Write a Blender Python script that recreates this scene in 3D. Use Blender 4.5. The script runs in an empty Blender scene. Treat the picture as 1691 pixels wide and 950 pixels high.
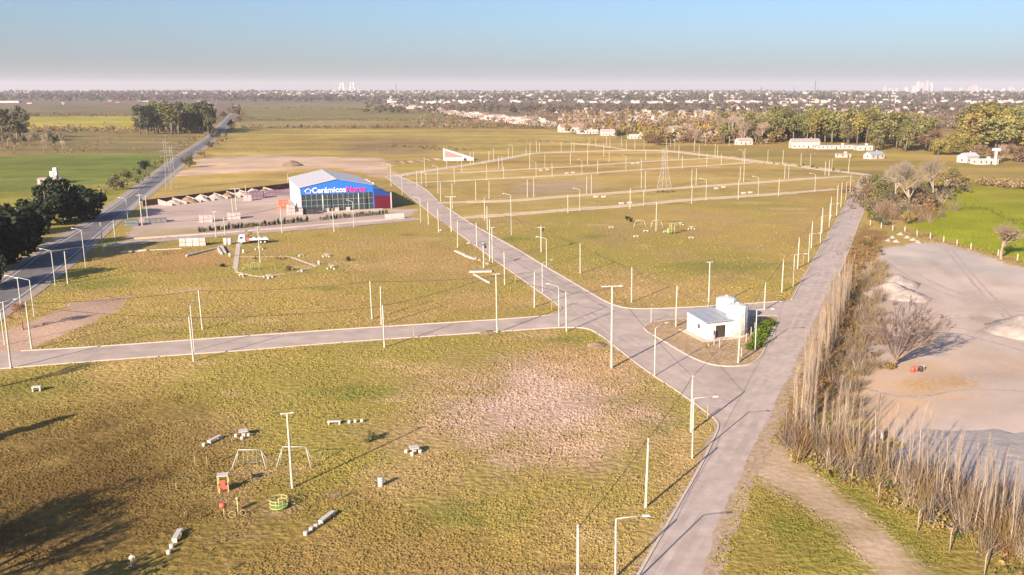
import bpy, bmesh, math, random
import numpy as np
from mathutils import Vector, Matrix
random.seed(7); RNG = np.random.default_rng(11)
S = bpy.context.scene; COL = S.collection
R = math.radians
# ------------------------------------------------------------------ camera, sky, sun, exposure
CAM_H = 46.0
FPX, CXP, CYP, HYP = 1500.0, 960.0, 475.0, 150.0            # survey of the photograph: focal length, axis, horizon
PITCH = math.atan((CYP - HYP) / FPX)
cam = bpy.data.cameras.new('camera'); cam_o = bpy.data.objects.new('camera', cam); COL.objects.link(cam_o)
cam.sensor_width = 36; cam.lens = 36 * FPX / 1691; cam.shift_x = -(CXP - 845.5) / 1691
cam.clip_start = 1; cam.clip_end = 60000
cam_o.location = (0, 0, CAM_H); cam_o.rotation_euler = (R(90) - PITCH, 0, 0); S.camera = cam_o
SUN_AZ, SUN_EL = 211.0, 22.0
world = bpy.data.worlds.new('World'); S.world = world; world.use_nodes = True
wn = world.node_tree; bg = wn.nodes['Background']
sky = wn.nodes.new('ShaderNodeTexSky'); sky.sky_type = 'NISHITA'; sky.sun_disc = False
sky.sun_elevation = R(SUN_EL); sky.sun_rotation = R(SUN_AZ); sky.air_density = 0.9; sky.dust_density = 1.8; sky.ozone_density = 5.5; sky.altitude = 50
wn.links.new(sky.outputs[0], bg.inputs[0]); bg.inputs[1].default_value = 0.074
sl = bpy.data.lights.new('sun', 'SUN'); sl.energy = 4.7; sl.angle = R(0.5); sl.color = (1.0, 0.86, 0.67)
so = bpy.data.objects.new('sun', sl); COL.objects.link(so)
ld = Vector((-math.sin(R(SUN_AZ)) * math.cos(R(SUN_EL)), -math.cos(R(SUN_AZ)) * math.cos(R(SUN_EL)), -math.sin(R(SUN_EL))))
so.rotation_euler = ld.to_track_quat('-Z', 'Y').to_euler(); so.location = (-200, -300, 250)
vs = S.view_settings; vs.view_transform = 'Standard'; vs.look = 'None'; vs.exposure = 1.2; vs.gamma = 1; vs.use_curve_mapping = False
S.cycles.use_denoising = True; S.cycles.max_bounces = 6; S.cycles.diffuse_bounces = 2; S.cycles.volume_bounces = 0; S.cycles.transparent_max_bounces = 6

# ------------------------------------------------------------------ survey helpers: where a spot seen in the photograph lies on the ground
def G(x, y, z=0.0):
    u = (x - CXP) / FPX; v = (CYP - y) / FPX
    t = (z - CAM_H) / (-math.sin(PITCH) + v * math.cos(PITCH))
    return Vector((u * t, (math.cos(PITCH) + v * math.sin(PITCH)) * t, z))
def ypix(p, z):
    zz = z - CAM_H
    return CYP - FPX * (p.y * math.sin(PITCH) + zz * math.cos(PITCH)) / (p.y * math.cos(PITCH) - zz * math.sin(PITCH))
def HT(p, ty):
    lo, hi = 0.0, 200.0
    for _ in range(40):
        m = (lo + hi) / 2
        if ypix(p, m) > ty: lo = m
        else: hi = m
    return lo

# ------------------------------------------------------------------ materials
MATS = {}
def mat(name, col, rough=0.85, var=0.0, scale=1.0, col2=None, bump=0.0, metal=0.0, rnd=0.0, detail=3.0, spec=0.3, coord='Object', attr=None, trans=0.0, bscale=None):
    if name in MATS: return MATS[name]
    m = bpy.data.materials.new(name); m.use_nodes = True; nt = m.node_tree; L = nt.links.new
    b = nt.nodes['Principled BSDF']; b.inputs['Roughness'].default_value = rough; b.inputs['Metallic'].default_value = metal
    b.inputs['Specular IOR Level'].default_value = spec
    def mix(mode, f, a, c):
        n = nt.nodes.new('ShaderNodeMix'); n.data_type = 'RGBA'; n.blend_type = mode
        for i, v in ((0, f), (6, a), (7, c)):
            if hasattr(v, 'links') or isinstance(v, bpy.types.NodeSocket): L(v, n.inputs[i])
            else: n.inputs[i].default_value = v
        return n.outputs[2]
    out = None
    tc = nt.nodes.new('ShaderNodeTexCoord'); geo = nt.nodes.new('ShaderNodeNewGeometry')
    src = geo.outputs['Position'] if coord == 'World' else tc.outputs[coord]
    if attr:
        an = nt.nodes.new('ShaderNodeAttribute'); an.attribute_name = attr; out = an.outputs['Color']
    else:
        rgb = nt.nodes.new('ShaderNodeRGB'); rgb.outputs[0].default_value = (*col, 1); out = rgb.outputs[0]
    if col2 is not None or var:
        nz = nt.nodes.new('ShaderNodeTexNoise'); nz.inputs['Scale'].default_value = scale; nz.inputs['Detail'].default_value = detail; nz.inputs['Roughness'].default_value = 0.62
        L(src, nz.inputs['Vector'])
        rp = nt.nodes.new('ShaderNodeMapRange'); rp.inputs[1].default_value = 0.36; rp.inputs[2].default_value = 0.64; L(nz.outputs[0], rp.inputs[0])
        if col2 is not None: out = mix('MIX', rp.outputs[0], out, (*col2, 1))
        if var:
            nz2 = nt.nodes.new('ShaderNodeTexNoise'); nz2.inputs['Scale'].default_value = scale * 3.1; nz2.inputs['Detail'].default_value = detail; L(src, nz2.inputs['Vector'])
            rp2 = nt.nodes.new('ShaderNodeMapRange'); rp2.inputs[1].default_value = 0.3; rp2.inputs[2].default_value = 0.7
            rp2.inputs[3].default_value = 1 - var; rp2.inputs[4].default_value = 1 + var; L(nz2.outputs[0], rp2.inputs[0])
            out = mix('MULTIPLY', an.outputs['Alpha'] if attr else 1.0, out, rp2.outputs[0])
    if rnd:
        oi = nt.nodes.new('ShaderNodeObjectInfo'); rr = nt.nodes.new('ShaderNodeMapRange'); rr.inputs[3].default_value = 1 - rnd; rr.inputs[4].default_value = 1 + rnd
        L(oi.outputs['Random'], rr.inputs[0]); out = mix('MULTIPLY', 1.0, out, rr.outputs[0])
        hs = nt.nodes.new('ShaderNodeHueSaturation'); h2 = nt.nodes.new('ShaderNodeMath'); h2.operation = 'MULTIPLY_ADD'; h2.inputs[1].default_value = 0.03 * rnd / 0.3; h2.inputs[2].default_value = 0.5 - 0.015 * rnd / 0.3
        fr = nt.nodes.new('ShaderNodeMath'); fr.operation = 'FRACT'; ml = nt.nodes.new('ShaderNodeMath'); ml.operation = 'MULTIPLY'; ml.inputs[1].default_value = 7.31
        L(oi.outputs['Random'], ml.inputs[0]); L(ml.outputs[0], fr.inputs[0]); L(fr.outputs[0], h2.inputs[0]); L(h2.outputs[0], hs.inputs['Hue']); L(out, hs.inputs['Color']); out = hs.outputs[0]
    L(out, b.inputs['Base Color'])
    if bump:
        nb = nt.nodes.new('ShaderNodeTexNoise'); nb.inputs['Scale'].default_value = bscale or scale * 4; nb.inputs['Detail'].default_value = 4; L(src, nb.inputs['Vector'])
        bp = nt.nodes.new('ShaderNodeBump'); bp.inputs['Strength'].default_value = 1.0; bp.inputs['Distance'].default_value = bump; L(nb.outputs[0], bp.inputs['Height'])
        if attr: L(an.outputs['Alpha'], bp.inputs['Strength'])
        L(bp.outputs[0], b.inputs['Normal'])
    MATS[name] = m; return m
M_CONC = mat('pole_concrete', (0.44, 0.42, 0.35), var=0.18, scale=1.5, rnd=0.06)
M_STEEL = mat('white_painted_steel', (0.47, 0.46, 0.42), rough=0.5, var=0.06, scale=1.0)
M_LAMP = mat('lamp_head_grey', (0.55, 0.56, 0.56), rough=0.4)
M_DARK = mat('dark_metal', (0.05, 0.05, 0.055), rough=0.5)
M_WIRE = mat('black_cable', (0.02, 0.02, 0.022), rough=0.6)
M_ROAD = mat('pale_concrete_road', (0.485, 0.375, 0.325), var=0.13, scale=0.10, col2=(0.39, 0.30, 0.255), bump=0.01, bscale=6, coord='World', detail=6)
M_STREET = mat('compacted_dirt_street', (0.60, 0.455, 0.33), var=0.12, scale=0.15, col2=(0.53, 0.40, 0.28), coord='World', detail=6)
M_KERB = mat('kerb_concrete', (0.54, 0.435, 0.36), var=0.10, scale=0.8, coord='World')
M_ASPH = mat('old_asphalt', (0.13, 0.115, 0.125), var=0.15, scale=0.15, col2=(0.19, 0.165, 0.165), coord='World', detail=5)
M_SHOULDER = mat('gravel_shoulder', (0.34, 0.27, 0.23), var=0.2, scale=0.3, coord='World', detail=5)
M_LINE = mat('worn_white_line', (0.62, 0.60, 0.56), var=0.2, scale=0.5, coord='World')
M_BARK = mat('bark_grey', (0.20, 0.155, 0.12), var=0.2, scale=3)
M_BARE = mat('bare_twigs', (0.30, 0.215, 0.165), var=0.2, scale=2, rnd=0.18)
M_POP = mat('poplar_bark', (0.31, 0.23, 0.175), var=0.25, scale=1.2, rnd=0.2)
M_WHITE = mat('white_plaster', (0.60, 0.57, 0.54), var=0.12, scale=0.6)
M_TANK = mat('white_tank_paint', (0.50, 0.485, 0.475), rough=0.6, var=0.04, scale=0.8)
M_PINK = mat('pinkish_concrete', (0.50, 0.40, 0.37), var=0.1, scale=0.8)
M_BENCH = mat('bench_concrete', (0.50, 0.465, 0.43), var=0.18, scale=2)
M_GLASS = mat('dark_glazing', (0.04, 0.055, 0.06), rough=0.12, spec=0.6)
M_DOOR = mat('dark_doorway', (0.055, 0.04, 0.035), rough=0.7)
M_ZINC = mat('corrugated_zinc', (0.33, 0.335, 0.38), rough=0.45, var=0.08, scale=0.5, metal=0.0)
M_TILE = mat('clay_tile_roof', (0.32, 0.20, 0.155), var=0.2, scale=0.8, rnd=0.2)
M_BLUE = mat('blue_cladding', (0.03, 0.16, 0.60), rough=0.5, var=0.05, scale=0.5)
M_RED = mat('shaded_red_cladding', (0.10, 0.008, 0.022), rough=0.5, var=0.08, scale=0.5)  # red darkened so the annex looks shaded; the shade is in the colour
M_SIGNW = mat('sign_white', (0.85, 0.85, 0.86), rough=0.4)
M_SIGNP = mat('sign_pink', (0.75, 0.05, 0.22), rough=0.4)
M_ROOFW = mat('pale_roof_sheet', (0.50, 0.46, 0.49), rough=0.5, var=0.05, scale=0.2)
M_BROWN = mat('brown_wall', (0.13, 0.065, 0.06), var=0.2, scale=0.3)
M_PLAYR = mat('faded_red_paint', (0.45, 0.11, 0.075), rough=0.5, var=0.1, scale=2)
M_PLAYY = mat('faded_yellow_paint', (0.48, 0.40, 0.17), rough=0.5, var=0.1, scale=2)
M_PLAYG = mat('faded_green_paint', (0.28, 0.40, 0.10), rough=0.5, var=0.1, scale=2)
M_WOOD = mat('weathered_wood', (0.36, 0.27, 0.15), var=0.2, scale=2)
M_GRAV = mat('crushed_stone', (0.40, 0.32, 0.285), var=0.25, scale=0.9, col2=(0.31, 0.25, 0.225), bump=0.15, bscale=1.6, detail=6)
M_EARTH = mat('dug_earth', (0.26, 0.17, 0.10), var=0.3, scale=0.5, col2=(0.36, 0.25, 0.16), bump=0.2, bscale=1.2, detail=6)
M_SAND = mat('pale_sand', (0.52, 0.42, 0.34), var=0.15, scale=0.5, bump=0.1, bscale=1.2)
LEAF = {}
for k, c in dict(olive=(0.165, 0.148, 0.058), green=(0.115, 0.115, 0.042), dark=(0.030, 0.040, 0.024), golden=(0.225, 0.17, 0.055), rust=(0.19, 0.125, 0.080), grey=(0.125, 0.115, 0.072), lush=(0.10, 0.14, 0.02), dry=(0.24, 0.165, 0.065)).items():
    LEAF[k] = mat('foliage_' + k, c, rough=0.8, var=0.35, scale=2.2, rnd=0.28, spec=0.1)

# ------------------------------------------------------------------ object helpers
def tag(o, label=None, cat=None, group=None, kind=None):
    for k, v in (('label', label), ('category', cat), ('group', group), ('kind', kind)):
        if v: o[k] = v
    return o
def empty(name, loc, rz=0.0):
    o = bpy.data.objects.new(name, None); COL.objects.link(o); o.location = loc; o.rotation_euler = (0, 0, rz); o.empty_display_size = 0.2; return o
def put(name, me, parent=None, loc=(0, 0, 0), rz=0.0, scale=None):
    o = bpy.data.objects.new(name, me); COL.objects.link(o); o.location = loc; o.rotation_euler = (0, 0, rz)
    if scale is not None: o.scale = scale if hasattr(scale, '__len__') else (scale,) * 3
    if parent: o.parent = parent
    return o
class MB:
    def __init__(s): s.v = []; s.f = []; s.m = []; s.mi = 0; s.sm = []
    def quad(s, pts, smooth=False):
        n = len(s.v); s.v += [tuple(p) for p in pts]; s.f.append(tuple(range(n, n + len(pts)))); s.m.append(s.mi); s.sm.append(smooth); return s
    def box(s, c, d, rz=0.0, taper=1.0):
        n = len(s.v); ca, sa = math.cos(rz), math.sin(rz)
        for dz in (-1, 1):
            k = taper if dz > 0 else 1
            for dx, dy in ((-1, -1), (1, -1), (1, 1), (-1, 1)):
                x, y = dx * d[0] / 2 * k, dy * d[1] / 2 * k
                s.v.append((c[0] + x * ca - y * sa, c[1] + x * sa + y * ca, c[2] + dz * d[2] / 2))
        for f in ((3, 2, 1, 0), (4, 5, 6, 7), (0, 1, 5, 4), (1, 2, 6, 5), (2, 3, 7, 6), (3, 0, 4, 7)):
            s.f.append(tuple(n + i for i in f)); s.m.append(s.mi); s.sm.append(False)
        return s
    def tube(s, path, rad, n=6, caps=True):
        P = [Vector(p) for p in path]; rad = rad if hasattr(rad, '__len__') else [rad] * len(P); b = len(s.v); up0 = None
        for i, p in enumerate(P):
            t = (P[min(i + 1, len(P) - 1)] - P[max(i - 1, 0)]).normalized()
            a = up0 if up0 is not None and abs(up0.dot(t)) < 0.95 else (Vector((1, 0, 0)) if abs(t.x) < 0.8 else Vector((0, 1, 0)))
            a = (a - t * a.dot(t)).normalized(); up0 = a; q = t.cross(a)
            for k in range(n):
                an = 2 * math.pi * k / n; s.v.append(tuple(p + (a * math.cos(an) + q * math.sin(an)) * rad[i]))
        for i in range(len(P) - 1):
            for k in range(n):
                s.f.append((b + i * n + k, b + i * n + (k + 1) % n, b + (i + 1) * n + (k + 1) % n, b + (i + 1) * n + k)); s.m.append(s.mi); s.sm.append(n > 4)
        if caps:
            s.f.append(tuple(b + k for k in reversed(range(n)))); s.m.append(s.mi); s.sm.append(False)
            e = b + (len(P) - 1) * n; s.f.append(tuple(e + k for k in range(n))); s.m.append(s.mi); s.sm.append(False)
        return s
    def lathe(s, prof, n=24, c=(0, 0)):
        b = len(s.v)
        for r, z in prof:
            for k in range(n):
                an = 2 * math.pi * k / n; s.v.append((c[0] + r * math.cos(an), c[1] + r * math.sin(an), z))
        for i in range(len(prof) - 1):
            for k in range(n):
                s.f.append((b + i * n + k, b + i * n + (k + 1) % n, b + (i + 1) * n + (k + 1) % n, b + (i + 1) * n + k)); s.m.append(s.mi); s.sm.append(True)
        s.f.append(tuple(b + k for k in reversed(range(n)))); s.m.append(s.mi); s.sm.append(False)
        e = b + (len(prof) - 1) * n; s.f.append(tuple(e + k for k in range(n))); s.m.append(s.mi); s.sm.append(False)
        return s
    def mesh(s, name, *mats):
        me = bpy.data.meshes.new(name); me.from_pydata(s.v, [], s.f)
        for m in mats: me.materials.append(m)
        me.polygons.foreach_set('material_index', s.m); me.polygons.foreach_set('use_smooth', s.sm); me.update(); return me
    def build(s, name, m, parent=None, loc=(0, 0, 0), rz=0.0):
        return put(name, s.mesh(name, *(m if isinstance(m, (list, tuple)) else [m])), parent, loc, rz)
ORD = ['', 'first', 'second', 'third', 'fourth', 'fifth', 'sixth', 'seventh', 'eighth', 'ninth', 'tenth', 'eleventh', 'twelfth', 'thirteenth', 'fourteenth', 'fifteenth', 'sixteenth', 'seventeenth', 'eighteenth', 'nineteenth', 'twentieth', 'twenty first', 'twenty second', 'twenty third', 'twenty fourth', 'twenty fifth', 'twenty sixth', 'twenty seventh', 'twenty eighth', 'twenty ninth', 'thirtieth']
def ordw(i):
    if i < len(ORD): return ORD[i]
    if i >= 100: return 'hundred and ' + ordw(i - 100) if i > 100 else 'hundredth'
    t = {3: 'thirty', 4: 'forty', 5: 'fifty', 6: 'sixty', 7: 'seventy', 8: 'eighty', 9: 'ninety'}[i // 10]
    return (t + ' ' + ORD[i % 10]) if i % 10 else t[:-1] + 'ieth'

# ------------------------------------------------------------------ numpy noise and polygon tests for the ground cover
def vnoise(x, y, seed=0):
    xi = np.floor(x).astype(np.int64); yi = np.floor(y).astype(np.int64); fx = x - xi; fy = y - yi
    fx = fx * fx * (3 - 2 * fx); fy = fy * fy * (3 - 2 * fy)
    def h(a, b):
        n = (a * 374761393 + b * 668265263 + seed * 974634121) & 0xffffffff
        n = ((n ^ (n >> 13)) * 1274126177) & 0xffffffff
        return ((n ^ (n >> 16)) & 0xffff) / 65535.0
    return (h(xi, yi) * (1 - fx) + h(xi + 1, yi) * fx) * (1 - fy) + (h(xi, yi + 1) * (1 - fx) + h(xi + 1, yi + 1) * fx) * fy
def fbm(x, y, sc, seed=0, oc=4):
    t = 0; a = 0.5; w = 0
    for i in range(oc):
        t = t + a * vnoise(x / sc * 2 ** i + 17.3 * i, y / sc * 2 ** i - 9.1 * i, seed + i); w += a; a *= 0.55
    return t / w
def inpoly(px, py, poly):
    c = np.zeros(px.shape, bool); n = len(poly)
    for i in range(n):
        x1, y1 = poly[i][0], poly[i][1]; x2, y2 = poly[(i + 1) % n][0], poly[(i + 1) % n][1]
        if y1 == y2: continue
        c ^= ((y1 > py) != (y2 > py)) & (px < (x2 - x1) * (py - y1) / (y2 - y1) + x1)
    return c
def GP(pts): return [G(*p) for p in pts]

# ------------------------------------------------------------------ ground
DRY, GRN, BRN = np.array((0.392, 0.266, 0.080)), np.array((0.318, 0.243, 0.060)), np.array((0.355, 0.230, 0.100))
DIRT, PALE = np.array((0.42, 0.29, 0.21)), np.array((0.515, 0.395, 0.335))
# name, outline as seen in the photograph, colour, raggedness (m), strength
ZONES = [
 ([(-300, 262), (0, 258), (120, 254), (300, 253), (236, 300), (120, 308), (0, 320), (-300, 330)], (0.155, 0.175, 0.036), 2, 1),
 ([(-400, 320), (0, 318), (120, 308), (235, 302), (160, 345), (0, 400), (-400, 420)], (0.25, 0.225, 0.045), 3, 1),
 ([(-300, 213), (300, 213), (330, 243), (300, 254), (-300, 259)], (0.235, 0.18, 0.075), 8, 1),
 ([(-300, 193.5), (245, 192), (260, 213), (-300, 214)], (0.36, 0.30, 0.055), 4, 1),
 ([(-300, 178), (250, 178), (250, 192), (-300, 193.5)], (0.18, 0.145, 0.065), 4, 1),
 ([(380, 172), (640, 172), (720, 186), (760, 200), (395, 200)], (0.20, 0.17, 0.07), 8, 1),
 ([(395, 200), (760, 198), (900, 205), (900, 214), (390, 213)], (0.27, 0.21, 0.10), 8, 1),
 ([(386, 213), (900, 213), (1000, 232), (880, 236), (800, 262), (640, 275), (560, 262), (350, 258)], (0.37, 0.27, 0.085), 6, 1),
 ([(560, 228), (720, 230), (740, 255), (600, 262)], (0.27, 0.185, 0.10), 12, 0.8),
 ([(330, 262), (420, 256), (640, 262), (650, 300), (560, 277), (440, 285), (300, 300), (285, 290)], (0.48, 0.335, 0.235), 5, 1),
 ([(285, 292), (440, 282), (545, 277), (490, 300), (250, 326), (240, 326)], (0.40, 0.275, 0.09), 3, 1),
 ([(205, 398), (238, 345), (262, 326), (492, 305), (505, 345), (690, 346), (668, 362), (440, 378), (222, 396)], (0.45, 0.335, 0.285), 0.6, 1),
 ([(205, 398), (240, 378), (330, 376), (330, 384), (222, 394)], (0.37, 0.27, 0.14), 1, 0.9),
 ([(640, 290), (1090, 248), (1260, 266), (1420, 288), (1385, 312), (760, 362)], (0.42, 0.295, 0.10), 3, 0.95),
 ([(850, 325), (840, 303), (960, 296), (1000, 310), (900, 322)], (0.40, 0.28, 0.19), 4, 0.8),
 ([(150, 410), (330, 405), (420, 420), (300, 455), (180, 430)], (0.40, 0.225, 0.095), 4, 0.75),
 ([(620, 400), (760, 392), (830, 450), (760, 480), (560, 460)], (0.42, 0.25, 0.11), 5, 0.6),
 ([(560, 480), (900, 490), (900, 520), (600, 535)], (0.41, 0.24, 0.095), 4, 0.5),
 ([(900, 440), (1000, 490), (1200, 498), (1180, 470), (1020, 440)], (0.44, 0.27, 0.125), 4, 0.6),
 ([(700, 650), (860, 580), (1010, 580), (1130, 680), (1000, 790), (860, 760), (720, 720)], (0.43, 0.28, 0.175), 3, 0.98),
 ([(760, 660), (900, 610), (1010, 660), (960, 720), (830, 730)], (0.50, 0.335, 0.255), 3, 0.98),
 ([(640, 740), (740, 720), (860, 800), (700, 810), (640, 800)], (0.42, 0.265, 0.125), 3, 0.7),
 ([(120, 600), (300, 590), (330, 620), (140, 640)], (0.45, 0.30, 0.105), 3, 0.7),
 ([(860, 560), (1010, 575), (1090, 640), (1010, 620), (900, 590)], (0.42, 0.255, 0.115), 3, 0.7),
 ([(1195, 690), (1140, 690), (1080, 800), (1010, 950), (1060, 950), (1150, 790)], (0.42, 0.27, 0.12), 1.5, 0.7),
 ([(-200, 640), (140, 660), (330, 700), (430, 780), (420, 900), (330, 1050), (-200, 1050)], (0.17, 0.105, 0.034), 7, 0.95),  # brown ground with vignette darkening put into the colour, next zone too
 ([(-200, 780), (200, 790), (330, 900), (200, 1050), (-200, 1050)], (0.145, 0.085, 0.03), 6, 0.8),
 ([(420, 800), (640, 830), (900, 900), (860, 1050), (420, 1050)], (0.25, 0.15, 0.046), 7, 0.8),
 ([(0, 548), (60, 528), (130, 498), (215, 488), (190, 515), (90, 560), (45, 582), (30, 605), (-120, 620), (-120, 570)], (0.46, 0.30, 0.215), 1.2, 1),
 ([(1450, 412), (1500, 402), (1560, 402), (1700, 445), (2100, 560), (2100, 1000), (1700, 820), (1560, 770), (1470, 720), (1420, 640), (1425, 560), (1440, 500)], PALE, 1.2, 1),
 ([(1400, 600), (1480, 590), (1570, 600), (1610, 640), (1560, 680), (1440, 720), (1370, 660)], (0.52, 0.345, 0.225), 2, 0.98),
 ([(1480, 628), (1600, 622), (1610, 640), (1500, 650)], (0.46, 0.275, 0.125), 1.5, 0.9),
 ([(1455, 415), (1500, 404), (1560, 404), (1700, 448), (1700, 470), (1560, 440), (1470, 440)], (0.47, 0.40, 0.36), 3, 0.9),
 ([(1440, 500), (1560, 480), (1700, 500), (1700, 520), (1560, 500), (1450, 525)], (0.40, 0.30, 0.24), 3, 0.8),
 ([(1500, 420), (1520, 418), (1600, 520), (1700, 600), (1690, 612), (1585, 530)], (0.53, 0.42, 0.36), 1, 0.7),
 ([(1530, 428), (1540, 426), (1640, 500), (1720, 545), (1715, 552), (1630, 508)], (0.40, 0.315, 0.27), 0.6, 0.7),
 ([(1560, 560), (1700, 585), (1760, 620), (1700, 640), (1600, 600), (1540, 585)], (0.43, 0.30, 0.215), 3, 0.8),
 ([(1600, 520), (1640, 520), (1660, 545), (1620, 555)], (0.30, 0.21, 0.15), 1.5, 0.8),
 ([(384, 786), (446, 786), (452, 776), (390, 774)], (0.36, 0.23, 0.12), 0.6, 0.8), ([(456, 782), (520, 780), (518, 772), (462, 772)], (0.36, 0.23, 0.12), 0.6, 0.8),
 ([(440, 830), (475, 826), (490, 842), (470, 852), (440, 848)], (0.37, 0.24, 0.13), 0.6, 0.9), ([(360, 805), (400, 800), (420, 850), (380, 862)], (0.33, 0.20, 0.10), 0.8, 0.7),
 ([(1500, 372), (1562, 310), (1700, 330), (2000, 380), (2000, 520), (1691, 432), (1560, 395)], (0.27, 0.275, 0.020), 1.5, 1),
 ([(1560, 308), (1600, 296), (1750, 310), (1750, 345), (1640, 335)], (0.30, 0.27, 0.035), 2, 1),
 ([(1422, 372), (1468, 385), (1448, 415), (1438, 520), (1410, 640), (1340, 700), (1290, 735), (1310, 640), (1378, 470)], (0.28, 0.165, 0.065), 1.5, 1),
 ([(1180, 1010), (1200, 900), (1250, 780), (1300, 730), (1420, 730), (1560, 800), (1720, 900), (1720, 1100)], (0.31, 0.225, 0.058), 1.2, 1),
 ([(1275, 835), (1350, 850), (1450, 930), (1420, 960), (1280, 900)], (0.20, 0.185, 0.032), 1.5, 0.9),
 ([(1310, 755), (1400, 790), (1480, 860), (1600, 960), (1560, 960), (1420, 840)], (0.19, 0.18, 0.032), 1, 0.9),
 ([(1236, 776), (1262, 728), (1292, 732), (1380, 812), (1545, 950), (1590, 1010), (1505, 1010), (1375, 862), (1290, 812)], (0.48, 0.335, 0.235), 0.7, 0.95),
 ([(1066, 538), (1130, 522), (1284, 523), (1255, 590), (1170, 602), (1100, 566)], (0.33, 0.22, 0.125), 1, 0.9),
]
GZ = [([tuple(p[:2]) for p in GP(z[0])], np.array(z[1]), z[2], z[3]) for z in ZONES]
_pr = random.Random(31)
SPOTS = [(G(*p), rx, ry, c) for p, rx, ry, c in [((250, 617), 7, 2.5, 0), ((300, 600), 8, 2, 0), ((425, 530), 5, 3, 0), ((640, 600), 6, 3, 0), ((700, 610), 7, 3, 0), ((265, 535), 6, 2, 0), ((300, 480), 7, 4, 0), ((620, 545), 5, 2, 0), ((1300, 345), 12, 5, 0), ((1250, 335), 14, 4, 0), ((700, 395), 12, 5, 0), ((650, 440), 14, 5, 0), ((60, 725), 3, 3, 0), ((660, 790), 5, 4, 0), ((1040, 600), 6, 5, 1), ((940, 560), 5, 3, 1), ((60, 640), 9, 6, 1), ((160, 470), 14, 8, 1), ((600, 650), 9, 4, 1), ((1200, 440), 18, 10, 1), ((820, 350), 8, 6, 1), ((850, 395), 6, 5, 1), ((770, 850), 6, 4, 1), ((1090, 700), 5, 4, 1)]]
for _ in range(70):
    yy = 75 * math.exp(_pr.random() * math.log(420 / 75)); SPOTS.append((Vector((_pr.uniform(-.62, .45) * yy, yy, 0)), _pr.uniform(1.0, 4.5) * (yy / 130) ** .6, _pr.uniform(.8, 3.0) * (yy / 130) ** .6, _pr.choice((0, 0, 1, 2))))
SPOTC = [np.array((0.45, 0.30, 0.135)), np.array((0.215, 0.195, 0.045)), np.array((0.24, 0.145, 0.065))]
def ground_colour(x, y):
    n1 = fbm(x, y, 34, 1); n2 = fbm(x, y, 13, 5); n3 = fbm(x, y, 4.5, 9)
    a = np.clip((n1 - 0.38) / 0.26, 0, 1)[:, None]; b = np.clip((n2 - 0.46) / 0.2, 0, 1)[:, None]
    c = DRY * (1 - a) + GRN * a; c = c * (1 - 0.6 * b) + BRN * 0.6 * b
    far = np.clip((np.hypot(x, y) - 900) / 700, 0, 1)[:, None]
    c = c * (1 - far) + np.array((0.175, 0.125, 0.085)) * far * (0.75 + 0.5 * n2[:, None]) + 0 * c
    wn1 = (fbm(x, y, 3.0, 91) - 0.5); wn2 = (fbm(x, y, 3.0, 95) - 0.5)
    for p, rx, ry, ci in SPOTS:
        sel = (np.abs(x - p.x) < rx * 2) & (np.abs(y - p.y) < ry * 2)
        if sel.any():
            d = np.sqrt(((x[sel] - p.x) / rx + wn1[sel] * 1.6) ** 2 + ((y[sel] - p.y) / ry + wn2[sel] * 1.6) ** 2); k = np.clip(1.25 - d, 0, 0.85)[:, None]; c[sel] = c[sel] * (1 - k) + SPOTC[ci] * k
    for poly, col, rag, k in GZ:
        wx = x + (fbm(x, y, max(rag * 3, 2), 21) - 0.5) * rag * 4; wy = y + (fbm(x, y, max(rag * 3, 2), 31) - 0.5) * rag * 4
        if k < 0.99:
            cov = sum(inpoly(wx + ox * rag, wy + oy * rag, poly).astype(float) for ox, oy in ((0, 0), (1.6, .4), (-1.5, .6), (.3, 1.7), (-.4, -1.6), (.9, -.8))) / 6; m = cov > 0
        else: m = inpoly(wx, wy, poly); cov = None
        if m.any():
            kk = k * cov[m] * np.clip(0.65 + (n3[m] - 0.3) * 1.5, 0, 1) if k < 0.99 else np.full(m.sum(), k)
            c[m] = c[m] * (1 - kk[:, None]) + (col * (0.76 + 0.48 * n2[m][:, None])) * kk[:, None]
    n4 = fbm(x, y * 2.2, 120, 41, 5); n5 = fbm(x / 4.0, y * 1.5, 26, 51, 4); fk = np.clip((np.hypot(x, y) - 250) / 300, 0, 1)
    t = np.clip((fbm(x, y, 70, 61) - 0.42) / 0.2, 0, 1)[:, None] * fk[:, None] * 0.35
    c = c * (1 - t) + c * np.array((1.12, 0.92, 0.9)) * t
    return c * ((0.9 + 0.2 * n3) * (1 + fk * ((n4 - 0.5) * 0.75 + (n5 - 0.5) * 0.7)))[:, None]
ys = [-400, -250, -150, -80, -20, 20, 45, 60] + list(68 * np.exp(np.linspace(0, math.log(9000 / 68), 560))) + [10500, 12500, 15000, 19000, 24000]
us = np.linspace(-1, 1, 460); us = np.sign(us) * np.abs(us) ** 1.25
ys = np.array(ys); W = 0.86 * np.maximum(ys, 0) + 70 + np.where(ys < 60, 300, 0) * 0.6
W = np.where(ys > 9001, 24000, W)
gx = (us[None, :] * W[:, None]).ravel(); gy = np.repeat(ys, len(us))
near = (gy > 60) & (gy < 400)
def rise(x, y):
    t = np.clip((np.asarray(y, float) - 2600) / 4500, 0, 1); return t * t * (3 - 2 * t) * (15 + 22 * vnoise(np.asarray(x, float) / 1300.0, np.asarray(y, float) / 2500.0, 4))
gz = rise(gx, gy)
gc = ground_colour(gx, gy)
ga_ = np.ones(len(gx))
for zi in (9, 11, 28, 29, 30, 31, 48): ga_[inpoly(gx, gy, GZ[zi][0])] = 0.12 if zi in (11, 29, 30) else 0.4
me = bpy.data.meshes.new('ground'); nr, nc = len(ys), len(us)
idx = np.arange(nr * nc).reshape(nr, nc)
fq = np.stack([idx[:-1, :-1], idx[:-1, 1:], idx[1:, 1:], idx[1:, :-1]], -1).reshape(-1, 4)
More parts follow.
